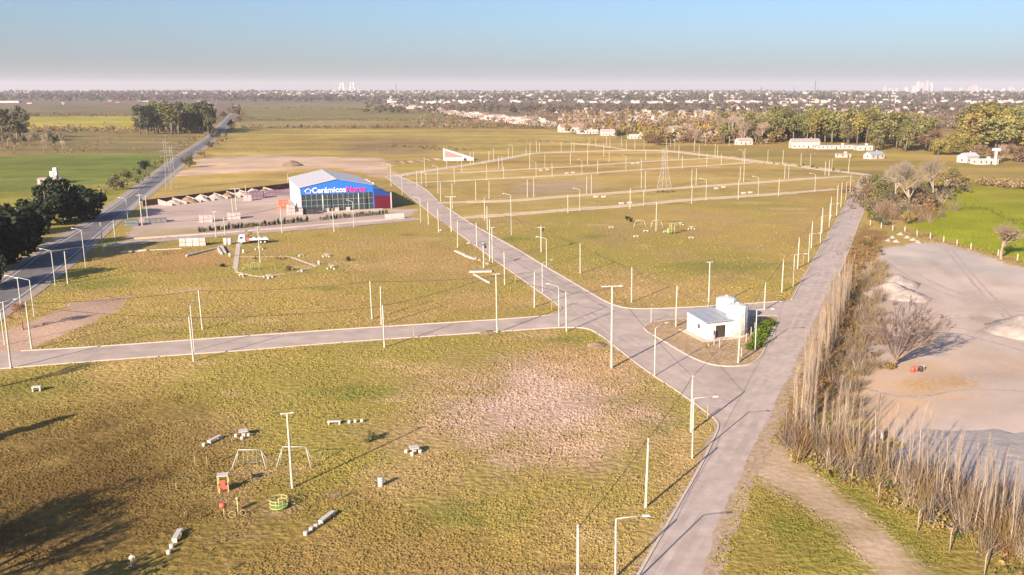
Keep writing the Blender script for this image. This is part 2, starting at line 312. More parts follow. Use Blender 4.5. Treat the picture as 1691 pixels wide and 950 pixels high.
me.vertices.add(nr * nc); me.vertices.foreach_set('co', np.stack([gx, gy, gz], -1).astype(np.float32).ravel())
me.loops.add(fq.size); me.loops.foreach_set('vertex_index', fq.ravel().astype(np.int32))
me.polygons.add(len(fq)); me.polygons.foreach_set('loop_start', np.arange(0, fq.size, 4, dtype=np.int32)); me.polygons.foreach_set('loop_total', np.full(len(fq), 4, dtype=np.int32))
me.update(calc_edges=True)
at = me.color_attributes.new('cover', 'FLOAT_COLOR', 'POINT'); at.data.foreach_set('color', np.concatenate([gc, ga_[:, None]], 1).astype(np.float32).ravel())
M_GROUND = mat('ground_cover', (0, 0, 0), rough=0.95, var=0.30, scale=0.42, bump=0.30, bscale=1.2, coord='World', attr='cover', detail=6, spec=0.1)
me.materials.append(M_GROUND)
tag(put('ground', me), kind='structure')

# ------------------------------------------------------------------ roads, streets, kerbs
ZR = [0.02]
def sheet(name, pts, m, z=None, kind='structure'):
    if z is None: ZR[0] += 0.004; z = ZR[0]
    bm = bmesh.new(); vs_ = [bm.verts.new((p[0], p[1], z)) for p in pts]; bm.faces.new(vs_); bmesh.ops.triangulate(bm, faces=bm.faces)
    for f in bm.faces:
        if f.normal.z < 0: f.normal_flip()
    me = bpy.data.meshes.new(name); bm.to_mesh(me); bm.free(); me.materials.append(m); return tag(put(name, me), kind=kind)
def smooth(pts, it=2):
    for _ in range(it):
        q = [pts[0]]
        for a, b in zip(pts[:-1], pts[1:]): q += [a * 0.75 + b * 0.25, a * 0.25 + b * 0.75]
        pts = q + [pts[-1]]
    return pts
def strip(name, pts, w, m, z0=0.0, h=0.15, kind='structure', off=0.0):
    mb = MB(); n = len(pts); Lp = []
    for i in range(n):
        t = (pts[min(i + 1, n - 1)] - pts[max(i - 1, 0)]); t.z = 0; t.normalize(); s_ = Vector((-t.y, t.x, 0)); Lp.append((pts[i] + s_ * (off + w / 2), pts[i] + s_ * (off - w / 2)))
    for (a, b), (c, d) in zip(Lp[:-1], Lp[1:]):
        u = lambda p, z: (p.x, p.y, z)
        mb.quad([u(a, h), u(b, h), u(d, h), u(c, h)]); mb.quad([u(b, z0), u(d, z0), u(d, h), u(b, h)]); mb.quad([u(c, z0), u(a, z0), u(a, h), u(c, h)])
    for (a, b) in (Lp[0], Lp[-1]): mb.quad([(a.x, a.y, z0), (b.x, b.y, z0), (b.x, b.y, h), (a.x, a.y, h)])
    return tag(mb.build(name, m), kind=kind)
def band(name, pts, w, m, z=None):
    if z is None: ZR[0] += 0.004; z = ZR[0]
    n = len(pts); Lp = []; Rp = []
    for i in range(n):
        t = (pts[min(i + 1, n - 1)] - pts[max(i - 1, 0)]); t.z = 0; t.normalize(); s_ = Vector((-t.y, t.x, 0))
        ww = w[i] if hasattr(w, '__len__') else w
        Lp.append(pts[i] + s_ * ww / 2); Rp.append(pts[i] - s_ * ww / 2)
    mb = MB()
    for i in range(n - 1): mb.quad([(p.x, p.y, z) for p in (Lp[i], Rp[i], Rp[i + 1], Lp[i + 1])])
    return tag(mb.build(name, m), kind='structure'), Lp, Rp
# main paved junction: central road, right-hand road, lower cross street (one continuous slab), then the planted island laid on top
e_right_up = [(652, 288), (700, 309), (722, 331), (738, 343), (775, 368), (800, 382), (860, 415), (900, 440), (950, 469), (990, 493), (1012, 504), (1040, 511), (1110, 509.5), (1200, 504), (1290, 498)]
e_road_l = [(1307, 495), (1321, 469.7), (1342, 433), (1358.8, 402.7), (1372.7, 380), (1390, 350), (1402, 328), (1414, 306), (1424, 288)]
e_road_r = [(1440, 288), (1434, 320), (1427, 350), (1418, 370), (1401, 417), (1385, 455), (1352, 525), (1330, 575), (1300, 640), (1262, 724), (1238, 771), (1218, 815), (1184, 906), (1165, 955), (1140, 1020), (1035, 1280)]
e_low_l = [(868, 1280), (1015, 1020), (1050, 957), (1092, 884), (1130, 818), (1158, 769), (1180, 722), (1187, 706), (1184, 696), (1173, 686), (1128, 652), (1063, 610), (1004, 563), (985, 549), (969, 542.5), (945, 541), (916, 541.5), (800, 549.5), (557, 566), (420, 578), (177, 595), (30, 607), (-150, 622)]
e_up_l = [(-150, 596), (35, 580), (177, 572), (420, 554), (630, 540), (800, 529.5), (880, 524), (912, 520), (927, 513), (927, 507), (877, 472), (818, 430), (787.5, 407), (759, 387), (742, 375), (732, 369), (722, 361), (698, 342), (668, 318), (636, 291)]
slab = smooth(GP(e_right_up), 1) + smooth(GP(e_road_l), 1) + smooth(GP(e_road_r), 1) + smooth(GP(e_low_l), 1) + smooth(GP(e_up_l), 1)
sheet('paved_road', slab, M_ROAD)
strip('kerb', smooth(GP(e_right_up[3:])), 0.30, M_KERB, h=0.14)
strip('kerb', smooth(GP(e_right_up[:3])), 0.30, M_KERB, h=0.14)
strip('kerb', smooth(GP(e_road_l)), 0.30, M_KERB, h=0.14)
strip('kerb', smooth(GP(e_road_r[2:6])), 0.30, M_KERB, h=0.14)
strip('kerb', smooth(GP(e_low_l)), 0.30, M_KERB, h=0.14)
strip('kerb', smooth(GP(e_up_l[1:15])), 0.30, M_KERB, h=0.14)
strip('kerb', smooth(GP(e_up_l[16:])), 0.30, M_KERB, h=0.14)
isl = [(1064, 541), (1068, 548), (1100, 566), (1136, 588), (1168, 601.5), (1195, 605.5), (1220, 605.5), (1243, 602), (1256, 590), (1270, 562), (1282, 537), (1287, 525), (1280, 521.5), (1200, 523), (1130, 526), (1085, 531), (1070, 534.5), (1064, 541)]
isl_g = smooth(GP(isl), 2)
M_ISL = mat('island_soil', (0.43, 0.285, 0.185), var=0.35, scale=0.5, col2=(0.35, 0.23, 0.11), bump=0.15, bscale=1.5, coord='World', detail=6)
sheet('island_ground', isl_g, M_ISL, z=0.10); strip('kerb', isl_g, 0.30, M_KERB, h=0.14)
def ragged(name, pts, w, jit, m, z=None, step=0.8):
    """bare soil along a road edge with an uneven outline"""
    if z is None: ZR[0] += 0.004; z = ZR[0]
    P = []; acc = 0.0
    for a, b in zip(pts[:-1], pts[1:]):
        L = (b - a).length
        while acc < L: P.append((a.lerp(b, acc / L), (b - a).normalized())); acc += step
        acc -= L
    mb = MB(); prev = None; ph = random.random() * 50
    for i, (p, t) in enumerate(P):
        s_ = Vector((-t.y, t.x, 0)); n1 = math.sin(i * 0.31 + ph) * .4 + math.sin(i * 0.83 + ph * 2) * .3 + random.gauss(0, .35); n2 = math.sin(i * 0.23 + ph * 3) * .4 + random.gauss(0, .4)
        cur = (p + s_ * (w[0] + jit * n1), p - s_ * (w[1] + jit * n2))
        if prev: mb.quad([(q.x, q.y, z) for q in (prev[0], prev[1], cur[1], cur[0])])
        prev = cur
    return tag(mb.build(name, m), kind='structure')
M_VERGE = mat('dusty_verge_soil', (0.43, 0.305, 0.22), var=0.25, scale=0.5, col2=(0.36, 0.24, 0.15), coord='World', detail=6, bump=0.05, bscale=3)
ragged('road_verge', smooth(GP(e_road_r[5:14]), 1), (1.3, 0.7), 0.5, M_VERGE)
ragged('road_verge', smooth(GP(e_road_l[:8]), 1), (0.5, 0.7), 0.4, M_VERGE, z=0.012)
ragged('road_verge', smooth(GP(e_low_l[1:11]), 1), (0.8, 0.3), 0.35, M_VERGE, z=0.012)
ragged('road_verge', smooth(GP(e_low_l[11:21]), 1), (0.7, 0.3), 0.35, M_VERGE, z=0.014)
ragged('road_verge', smooth(GP(e_up_l[1:8]), 1), (0.7, 0.3), 0.35, M_VERGE, z=0.012)
ragged('road_verge', smooth(GP(e_up_l[9:14]), 1), (0.8, 0.3), 0.35, M_VERGE, z=0.014)
ragged('road_verge', smooth(GP(e_right_up[3:]), 1), (0.7, 0.3), 0.35, M_VERGE, z=0.016)
M_TRACK = mat('dusty_wheel_track', (0.50, 0.39, 0.35), var=0.12, scale=0.2, col2=(0.42, 0.325, 0.285), coord='World', detail=5)
cr = smooth(GP([(1085, 965), (1130, 890), (1215, 745), (1260, 660), (1330, 530), (1362, 450), (1392, 385), (1415, 330)]), 2); cc_ = smooth(GP([(672, 312), (735, 362), (800, 405), (880, 453), (960, 510), (1050, 572), (1140, 630), (1215, 680)]), 2)
for c_, offs in ((cr, (-1.5, 0.4, 2.0)), (cc_, (-1.6, 0.2, 1.8))):
    for o_ in offs:
        q = [p + Vector((-(b - a).normalized().y, (b - a).normalized().x, 0)) * o_ for p, a, b in zip(c_[:-1], c_[:-1], c_[1:])]
        ragged('wheel_track', q, (0.42, 0.42), 0.12, M_TRACK, step=5.0)
M_YT = mat('yard_wheel_track', (0.385, 0.30, 0.255), var=0.2, scale=0.4, col2=(0.45, 0.345, 0.30), coord='World', detail=6)
for pts in ([(1460, 430), (1520, 470), (1600, 500), (1720, 520)], [(1470, 425), (1535, 466), (1610, 494), (1720, 512)], [(1480, 560), (1560, 545), (1640, 565), (1760, 600)], [(1470, 552), (1560, 536), (1650, 556), (1760, 590)], [(1420, 640), (1500, 660), (1600, 640), (1740, 650)], [(1560, 410), (1600, 460), (1690, 560), (1780, 610)], [(1572, 412), (1612, 460), (1704, 560), (1790, 606)]):
    ragged('yard_track', smooth(GP(pts), 2), (0.35, 0.35), 0.22, M_YT, z=0.008 + 0.002 * random.randint(0, 4), step=1.6)
# dirt streets of the plots beyond
STREETS = {
 'S1': ([(722, 335.5), (786, 333.5), (840, 332.5), (935, 324.5), (1040, 317), (1138, 309.5), (1220, 304), (1260, 301), (1345, 294.5), (1405, 291)], 7.5),
 'S2': ([(758, 361), (800, 357.5), (860, 353.5), (935, 347), (1040, 340), (1138, 330), (1220, 325), (1285, 320.5), (1382, 312.5)], 7.0),
 'S3': ([(672, 303), (758, 298.5), (865, 293), (960, 287.8), (1034, 281.8), (1120, 276.6), (1228, 270), (1252, 267)], 6.5),
 'S4': ([(700, 288), (780, 284.6), (865, 279.8), (960, 274.5), (1034, 269), (1120, 264), (1185, 261), (1215, 259)], 6.5),
 'S5': ([(645, 292), (690, 285), (737, 278), (800, 268.5), (844, 260.5), (886, 252.5), (960, 250.5), (1034, 248), (1100, 248.5), (1150, 255), (1200, 260), (1260, 268), (1313, 273.2), (1366, 280.8), (1430, 289)], 11.0),
 'S6': ([(870, 233), (978, 239), (1004, 243), (1040, 248)], 8.0)}
for k, (pts, w) in STREETS.items():
    c = smooth(GP(pts), 1); o, Lp, Rp = band('dirt_street', c, w * 0.82, M_STREET)
    strip('kerb', Lp[2:-2], 0.4, M_STREET, h=0.12); strip('kerb', Rp[2:-2], 0.4, M_STREET, h=0.12)
c = smooth(GP([(690, 361.5), (640, 366), (547, 374.5), (440, 382), (352, 389), (225, 400), (175, 407)]), 1)
band('warehouse_street', c, [7.5] * len(c), M_ROAD)
# the highway on the left
hw_l = [(404, 166), (392, 178), (378, 192), (362, 208), (346, 225), (322, 241), (298, 256), (235, 305), (203, 330), (135.6, 377), (68, 416), (23.6, 449), (-60, 505), (-150, 565), (-600, 865)]
hw_r = [(-570, 900), (-120, 600), (-30, 540), (59, 477), (118, 430), (178, 376), (225, 336), (269, 300.6), (321, 256.6), (348, 236), (366, 220), (382, 203), (395, 187), (403, 174), (406, 166)]
sheet('highway_shoulder', GP([(x - 14 * (y - 150) / 200, y) for x, y in hw_l]) + GP([(x + 10 * (y - 150) / 200, y) for x, y in hw_r]), M_SHOULDER)
sheet('highway', GP(hw_l) + GP(hw_r), M_ASPH)
for name, ee, dx in (('edge_line', hw_l, 5), ('edge_line', hw_r, -4)):
    band(name, smooth(GP([(x + dx * (y - 150) / 200, y) for x, y in ee[1:-1]]), 1), 0.22, M_LINE)
strip('kerb', GP([(321, 257), (269, 301), (225, 336.5), (205, 354)]), 0.5, M_KERB, h=0.12)
# ------------------------------------------------------------------ poles and street lights
def shaft_mesh(name, r0, r1, m, n=8):
    return MB().tube([(0, 0, -0.05), (0, 0, 0.5), (0, 0, 1.0)], [r0, (r0 + r1) / 2, r1], n).mesh(name, m)
ME_POLE = shaft_mesh('concrete_pole', 0.18, 0.12, M_CONC)
ME_POST = shaft_mesh('post', 0.11, 0.085, M_STEEL)
def arm_mesh(L, rise):
    return MB().tube([(0, 0, -0.5), (0, 0, -0.05), (0.12, 0, rise * 0.1 + 0.03), (L, 0, rise)], 0.055, 6).mesh('arm', M_STEEL)
ME_ARM = arm_mesh(2.4, 0.25); ME_ARM_UP = arm_mesh(2.2, 0.55)
def lamp_mesh():
    return MB().box((0.35, 0, 0.02), (0.75, 0.30, 0.12), 0, 0.75).mesh('lamp_head', M_LAMP)
ME_LAMP = lamp_mesh()
ME_BAR = MB().box((0, 0, 0), (2.3, 0.14, 0.14)).mesh('crossarm', M_STEEL)
ME_LAMPS = MB().box((0.2, 0, 0.02), (0.42, 0.22, 0.10), 0, 0.75).mesh('lamp_head', M_LAMP)
ME_BARS = MB().box((0, 0, 0), (0.8, 0.12, 0.12)).mesh('crossarm', M_STEEL)
ME_INS = MB().lathe([(0.05, 0), (0.09, 0.08), (0.05, 0.14), (0.09, 0.2), (0.04, 0.32)], 8).mesh('insulator', M_DARK)
ME_TRF = MB().lathe([(0.30, 0), (0.34, 0.06), (0.34, 0.85), (0.28, 0.95)], 12).mesh('transformer', M_DARK)
POLE_TOP = {}
def light_pole(loc, h, ang, up):
    t = empty('street_light', loc); put('post', ME_POST, t, scale=(1, 1, h))
    r = 0.55 if up else 0.25; L = 2.2 if up else 2.4
    put('arm', ME_ARM_UP if up else ME_ARM, t, (0, 0, h), ang)
    put('lamp_head', ME_LAMP, t, (math.cos(ang) * L, math.sin(ang) * L, h + r - 0.03), ang); return t
def t_pole(loc, h, ang, big=True):
    t = empty('double_lamp_pole', loc); put('shaft', ME_POLE, t, scale=(1.25 if big else 1, 1.25 if big else 1, h)); put('crossarm', ME_BAR if big else ME_BARS, t, (0, 0, h + 0.02), ang)
    d = 1.1 if big else 0.36
    for s_ in (0, math.pi): put('lamp_head', ME_LAMP if big else ME_LAMPS, t, (math.cos(ang + s_) * d, math.sin(ang + s_) * d, h + 0.02), ang + s_)
    return t
def x_pole(loc, h, ang, trafo=False):
    t = empty('power_pole', loc); put('shaft', ME_POLE, t, scale=(1.15, 1.15, h)); put('crossarm', ME_BAR, t, (0, 0, h - 0.5), ang)
    for d in (-1.0, 0.0, 1.0): put('insulator', ME_INS, t, (math.cos(ang) * d, math.sin(ang) * d, h - 0.43 if d else h))
    put('transformer', ME_TRF, t, (0.45, -0.1, h - (2.6 if trafo else 1.6)))
    return t
# row: words for the row, where the count starts, list of (x, base y, top y, type, [arm angle])
ROWS = [
 ('on the nearest left road verge', 'from the camera', [(954.5, 1012, 869, 'p'), (1016, 993, 855, 'R'), (1066.5, 838, 724, 'p'), (1143, 758, 657, 'R'), (1141, 714, 620, 'p')]),
 ('left of central road', 'from near junction', [(1081, 621, 541, 'R', 40), (1010, 608, 473, 'T', 8), (935.6, 548, 482, 'p'), (923, 539, 474, 'L', 150), (895.8, 484, 434, 'R', 35), (882.6, 507.7, 448, 'p'), (833.6, 470.5, 416, 'p'), (813.5, 434, 376, 't', 20), (808.5, 431.5, 362, 'p'), (799, 443, 400, 'X', 70), (787.5, 406.7, 367, 'p'), (755.8, 409, 365, 'p'), (745.5, 383, 325, 'T', 8), (724.5, 384, 345, 'p'), (707.5, 371, 334.6, 'p')]),
 ('right of central road', 'from water tanks', [(1043, 499.4, 441.3, 'p'), (958.3, 452, 402, 'p'), (902.5, 440.6, 394, 'L', 170), (893.8, 416, 373, 'X', 0), (844.5, 388.4, 322, 'L', 160), (805, 380, 340, 'p'), (800.8, 364, 326.6, 'p'), (747, 345, 303, 'p')]),
 ('around the water tank plot', 'from the left', [(1116, 540, 472, 'p'), (1170, 512, 433, 't', 20), (1219, 600, 526, 'p'), (1247, 580, 511, 'R', 0), (1262, 512, 467, 'p')]),
 ('on left kerb beyond the tanks', 'from the tanks', [(1291, 483, 428.6, 'p'), (1309.5, 473.5, 420, 'R', 5), (1317, 443.8, 392.6, 'p'), (1334.8, 433.7, 386, 'R', 5), (1339.6, 410, 365, 'p'), (1354.5, 402, 357, 'R', 5), (1357, 385, 342.5, 'p'), (1369, 375, 337, 'R', 5), (1371, 362, 325, 'p'), (1381.4, 356, 306, 'p'), (1388.5, 342.5, 300.6, 'p'), (1396.6, 330.4, 299.5, 'R', 5), (1403.7, 317, 288, 'p')]),
 ('beside the lower left cross street', 'from the left', [(8, 570, 500, 'R', 30), (18.3, 608.5, 499, 'p'), (52.5, 576, 499.5, 'p'), (320, 597, 523, 'p'), (321, 580, 505, 'L', 100), (334.5, 544, 479, 'p'), (614.6, 527, 464, 'p'), (630, 536, 473, 'p'), (635, 574, 504, 'p'), (821, 549.5, 453, 't', 15), (483, 806, 683, 't', 20)]),
 ('along the highway side', 'from the nearest', [(37, 523, 459, 'L', 170), (56.6, 523, 462, 'L', 180), (91.4, 471.5, 414, 'L', 175), (112, 468.5, 415.5, 'p'), (141.5, 442, 380, 'L', 170), (170.4, 415.5, 367, 'p'), (191.6, 405, 365, 'p'), (211, 360.6, 328, 'L', 175), (235, 372.6, 320, 'X', 10), (244, 362, 323, 'p')]),
 ('around the blue warehouse front', 'from the left', [(357, 392, 350, 't', 10), (372, 388, 359, 'p'), (385.3, 360.7, 327.7, 'p'), (390.7, 347, 312, 'T', 10), (407, 331, 306, 'p'), (466, 384.6, 341.5, 'p'), (476, 308, 286, 'L', 20), (552, 383, 344, 'p'), (584.5, 376, 333, 'L', 150), (695, 367.6, 328, 'L', 150), (430, 434, 375, 't', 20)]),
 ('on the nearest far dirt street', 'from the left', [(938, 352, 322, 'p'), (957.4, 349, 313, 'L', 160), (1040.4, 345, 311, 'p'), (1063, 340, 313, 'p'), (1083.3, 382, 334, 'p'), (1142, 336.7, 307, 'p'), (1165.7, 331.3, 297, 'L', 160), (1219, 329.7, 298, 'p'), (1251.8, 324, 293, 'L', 160), (1285.6, 324, 295, 'p'), (1345.5, 317, 288, 'L', 160)]),
 ('on the second far dirt street', 'from the left', [(728, 333, 301, 'p'), (786, 332, 299, 'p'), (807.7, 329, 299, 'p'), (871, 325.4, 296.6, 'p'), (881.6, 325.4, 294.5, 'p'), (968.7, 319.5, 291, 'p'), (976.6, 319.5, 288.7, 'p'), (1059, 311.5, 283, 'p'), (1065.6, 312, 283.3, 'p'), (1142, 308, 279, 'p'), (1149.5, 306.2, 278.5, 'p'), (1222, 299, 274.8, 'p'), (1228, 300.4, 272, 'p'), (1295.7, 295, 270.6, 'p'), (1302, 296, 271, 'R', 20), (1362.4, 289.7, 266.3, 'p'), (1368.6, 290.8, 264.7, 'p')]),
 ('on the third far dirt street', 'from the left', [(646, 308, 271, 'p'), (664.5, 322, 290, 'R', 10), (689, 310, 282, 'p'), (696, 305, 283, 'p'), (704, 309, 286, 'L', 160), (723.5, 320, 298, 'p'), (723, 299, 275, 'L', 160), (750.7, 303, 276.4, 'p'), (804, 298, 271, 'L', 150), (832, 295.6, 275, 'p'), (885.4, 293.5, 268, 'L', 150), (912, 292, 269, 'p'), (961, 288, 264.7, 'L', 150), (987, 287.6, 265.8, 'p'), (1033.5, 281.7, 258, 'L', 150), (1059, 282, 261.5, 'p'), (1126.6, 278.5, 258, 'p'), (1167, 275.4, 253, 'p'), (1191, 272, 254, 'p'), (1226.7, 269, 248.7, 'L', 160), (1229.5, 270, 245.5, 'p')]),
 ('on the fourth far dirt street', 'from the left', [(823.6, 279, 258, 'p'), (829.7, 281, 258, 'p'), (875, 278.5, 256, 'p'), (900, 278, 254, 'R', 20), (942, 271.6, 253.5, 'p'), (970.3, 272, 252, 'p'), (1005.8, 268, 250, 'p'), (1066.5, 264.7, 248, 'p'), (1120.8, 262, 240, 'p'), (1154.3, 260.4, 240, 'p'), (1180.7, 256.7, 237.6, 'p'), (1185, 257.3, 240, 'p')]),
 ('on the curved farthest dirt street', 'from the left', [(701.5, 284, 259, 'p'), (738, 278, 259, 'p'), (756, 276, 265, 'p'), (763, 284.5, 261.5, 'p'), (777, 272, 251, 'p'), (782, 272, 252, 'p'), (807.5, 267, 250, 'p'), (815.5, 265, 245, 'p'), (839.6, 261.5, 244.5, 'p'), (846.5, 260.5, 240, 'L', 160), (869, 256, 244, 'p'), (875.6, 255, 237, 'p'), (886, 251.5, 234, 'p'), (891.5, 251.5, 236, 'p'), (926.7, 252, 235.4, 'p'), (943.5, 251, 233, 'p'), (948, 251, 235, 'p'), (970.3, 252, 235, 'p'), (997, 259, 237, 'p')]),
 ('by houses behind the far plots', 'from the left', [(973, 243, 228, 'p'), (984, 244, 229, 'p'), (1001.5, 241, 225, 'p'), (1007, 245.5, 229, 'p'), (1026.4, 242.4, 227.5, 'p'), (1034.6, 248, 232, 'p'), (1048.4, 247, 230.6, 'p'), (1063.5, 247.7, 230, 'L', 160), (1100.7, 246, 230, 'p'), (1107.4, 242, 228, 'p'), (1114, 247.7, 230.6, 'R', 20), (1146.3, 251.4, 232, 'p'), (1165, 240, 227.5, 'p'), (1204, 241, 225, 'p'), (1211.6, 240, 224, 'p')]),
 ('on right boundary of far plots', 'from the left', [(1267.6, 268.4, 248, 'R', 10), (1292.5, 271, 248, 'p'), (1322.5, 274.8, 253, 'p'), (1337.7, 277.5, 254, 'R', 20), (1373.4, 282.8, 262.6, 'R', 20), (1401, 285.5, 262, 'p')]),
]
KIND = {'p': 'plain pale concrete pole', 'L': 'white street light', 'R': 'white street light', 'T': 'tall double lamp pole', 't': 'double lamp pole', 'X': 'pole with crossarm and transformer'}
for ri, (words_, cnt, lst) in enumerate(ROWS):
    tally = {}
    for e in sorted(lst, key=lambda q: q[0]) if 'from the left' in cnt else lst:
        x, by, ty, ty_ = e[:4]; g = G(x, by); h = HT(g, ty); a = R(e[4] if len(e) > 4 else (5 if ty_ == 'R' else 160)); kk = KIND[ty_]; tally[kk] = tally.get(kk, 0) + 1
        tot = sum(KIND[q[3]] == kk for q in lst)
        if ty_ == 'p': o = put('concrete_pole', ME_POLE, None, g, random.random() * 3, (1, 1, h)); o.rotation_euler = (random.gauss(0, 0.012), random.gauss(0, 0.012), 0)
        elif ty_ in 'LR': o = light_pole(g, h - 0.15, a, ty_ == 'L' or (len(e) > 4 and e[4] > 25))
        elif ty_ in 'Tt': o = t_pole(g, h, a, ty_ == 'T')
        else: o = x_pole(g, h, a, x < 300)
        lab = f"{kk} {words_}"
        if tot > 1: lab += f", {ordw(tally[kk])} {cnt}"
        w_ = lab.split()
        if len(w_) > 16: lab = lab.replace('counting ', '').replace('pale ', '')
        tag(o, lab, 'pole' if ty_ in 'pX' else 'street light', {'p': 'concrete poles of the plots', 'L': 'street lights', 'R': 'street lights', 'T': 'double lamp poles', 't': 'double lamp poles', 'X': 'transformer poles'}[ty_])
        POLE_TOP[(round(x), round(by))] = g + Vector((0, 0, h - 0.15))
def wire(keys, label, sag=0.018):
    pts = [POLE_TOP[k] for k in keys]; path = []
    for a, b in zip(pts[:-1], pts[1:]):
        L = (b - a).length
        for i in range(10):
            t = i / 10; path.append(a.lerp(b, t) - Vector((0, 0, 4 * sag * L * t * (1 - t))))
    path.append(pts[-1]); o = MB().tube(path, 0.034, 4).build('overhead_cable', M_WIRE); tag(o, label, 'cable', 'overhead cables')
wire([(954, 1012), (1066, 838), (1141, 714), (1010, 608), (936, 548), (883, 508), (834, 470), (788, 407), (756, 409), (724, 384)], 'black cable strung pole to pole along left edge of central road')
wire([(1141, 714), (1219, 600), (1262, 512), (1291, 483), (1317, 444), (1340, 410), (1357, 385), (1371, 362), (1388, 342), (1404, 317)], 'black cable strung along the road past the water tanks')
wire([(1116, 540), (1043, 499), (958, 452), (894, 416), (805, 380), (801, 364), (728, 333)], 'black cable strung along right side of central road')
wire([(18, 608), (320, 597), (635, 574), (821, 550), (936, 548)], 'black cable strung along the lower left cross street')
wire([(52, 576), (334, 544), (615, 527), (883, 508)], 'black cable crossing the left grass plot')
wire([(170, 416), (372, 388), (466, 385), (552, 383), (708, 371)], 'black cable strung along the warehouse street')

# ------------------------------------------------------------------ trees
def leaf_cloud(rng, centres, radii, n, size, flat=1.0):
    k = len(centres); pick = rng.integers(0, k, n); d = rng.normal(size=(n, 3)); d /= np.linalg.norm(d, axis=1)[:, None]
    p = centres[pick] + d * (radii[pick] * rng.uniform(0.45, 1.0, n) ** 0.5)[:, None] * np.array((1, 1, flat))
    a = rng.normal(size=(n, 3)); a /= np.linalg.norm(a, axis=1)[:, None]; a = a * 0.8 + d * 0.5
    b = np.cross(a, rng.normal(size=(n, 3))); b /= np.linalg.norm(b, axis=1)[:, None]; c = np.cross(a, b); c /= np.linalg.norm(c, axis=1)[:, None]
    s_ = (size * rng.uniform(0.6, 1.4, n))[:, None]
    v = np.stack([p - b * s_, p + c * s_ * 0.8, p + b * s_, p - c * s_ * 0.8], 1).reshape(-1, 3)
    return v, np.arange(4 * n).reshape(n, 4)
def raw_mesh(name, v, f, m):
    me = bpy.data.meshes.new(name); nf, k = f.shape; me.vertices.add(len(v)); me.vertices.foreach_set('co', v.astype(np.float32).ravel())
    me.loops.add(nf * k); me.loops.foreach_set('vertex_index', f.ravel().astype(np.int32)); me.polygons.add(nf)
    me.polygons.foreach_set('loop_start', np.arange(0, nf * k, k, dtype=np.int32)); me.polygons.foreach_set('loop_total', np.full(nf, k, dtype=np.int32)); me.update(calc_edges=True)
    if m: me.materials.append(m)
    return me
def crown(seed, kind, leafm, n=900, size=0.028):
    rng = np.random.default_rng(seed)
    if kind == 'round': k = 16; c = rng.normal(size=(k, 3)); c /= np.linalg.norm(c, axis=1)[:, None]; c = c * rng.uniform(0.3, 1, (k, 1)) * np.array((0.30, 0.30, 0.27)) + np.array((0, 0, 0.66)); r = rng.uniform(0.09, 0.17, k)
    elif kind == 'tall': k = 18; z = rng.uniform(0.22, 0.95, k); w = 0.17 * np.sin(np.pi * np.clip((z - 0.1) / 0.92, 0, 1)) + 0.03; an = rng.uniform(0, 6.28, k); c = np.stack([w * np.cos(an), w * np.sin(an), z], 1); r = rng.uniform(0.07, 0.12, k)
    elif kind == 'cone': k = 20; z = np.linspace(0.12, 0.97, k); w = 0.17 * (1 - z) + 0.01; an = rng.uniform(0, 6.28, k); c = np.stack([w * np.cos(an), w * np.sin(an), z], 1); r = 0.16 * (1 - z) + 0.03
    elif kind == 'bush': k = 14; c = rng.normal(size=(k, 3)); c /= np.linalg.norm(c, axis=1)[:, None]; c = np.abs(c * np.array((1, 1, 1))) * np.sign(c * np.array((1, 1, 0)) + 1e-9) * np.array((0.5, 0.5, 0.6)) * rng.uniform(0.5, 1, (k, 1)) + np.array((0, 0, 0.12)); r = rng.uniform(0.18, 0.3, k)
    else: k = 22; c = rng.normal(size=(k, 3)); c /= np.linalg.norm(c, axis=1)[:, None]; c = c * rng.uniform(0.5, 1, (k, 1)) * np.array((0.46, 0.46, 0.36)) + np.array((0, 0, 0.54)); r = rng.uniform(0.12, 0.2, k)
    v, f = leaf_cloud(rng, c, r, n, size); return raw_mesh('crown', v, f, leafm)
def trunk_mesh(seed, h=0.75, r=0.022, limbs=5, m=None):
    rng = random.Random(seed); mb = MB(); top = (rng.gauss(0, 0.03), rng.gauss(0, 0.03), h)
    mb.tube([(0, 0, -0.01), (top[0] * 0.4, top[1] * 0.4, h * 0.5), top], [r * 1.4, r, r * 0.35], 6)
    for i in range(limbs):
        z = h * rng.uniform(0.35, 0.8); a = i * 2.4 + rng.random(); b = (top[0] * z / h, top[1] * z / h, z); L = 0.25 * rng.uniform(0.6, 1.1)
        mb.tube([b, (b[0] + math.cos(a) * L * 0.6, b[1] + math.sin(a) * L * 0.6, z + L * 0.45), (b[0] + math.cos(a) * L, b[1] + math.sin(a) * L, z + L * 1.0)], [r * 0.5, r * 0.35, r * 0.1], 4)
    return mb.mesh('trunk', m or M_BARK)
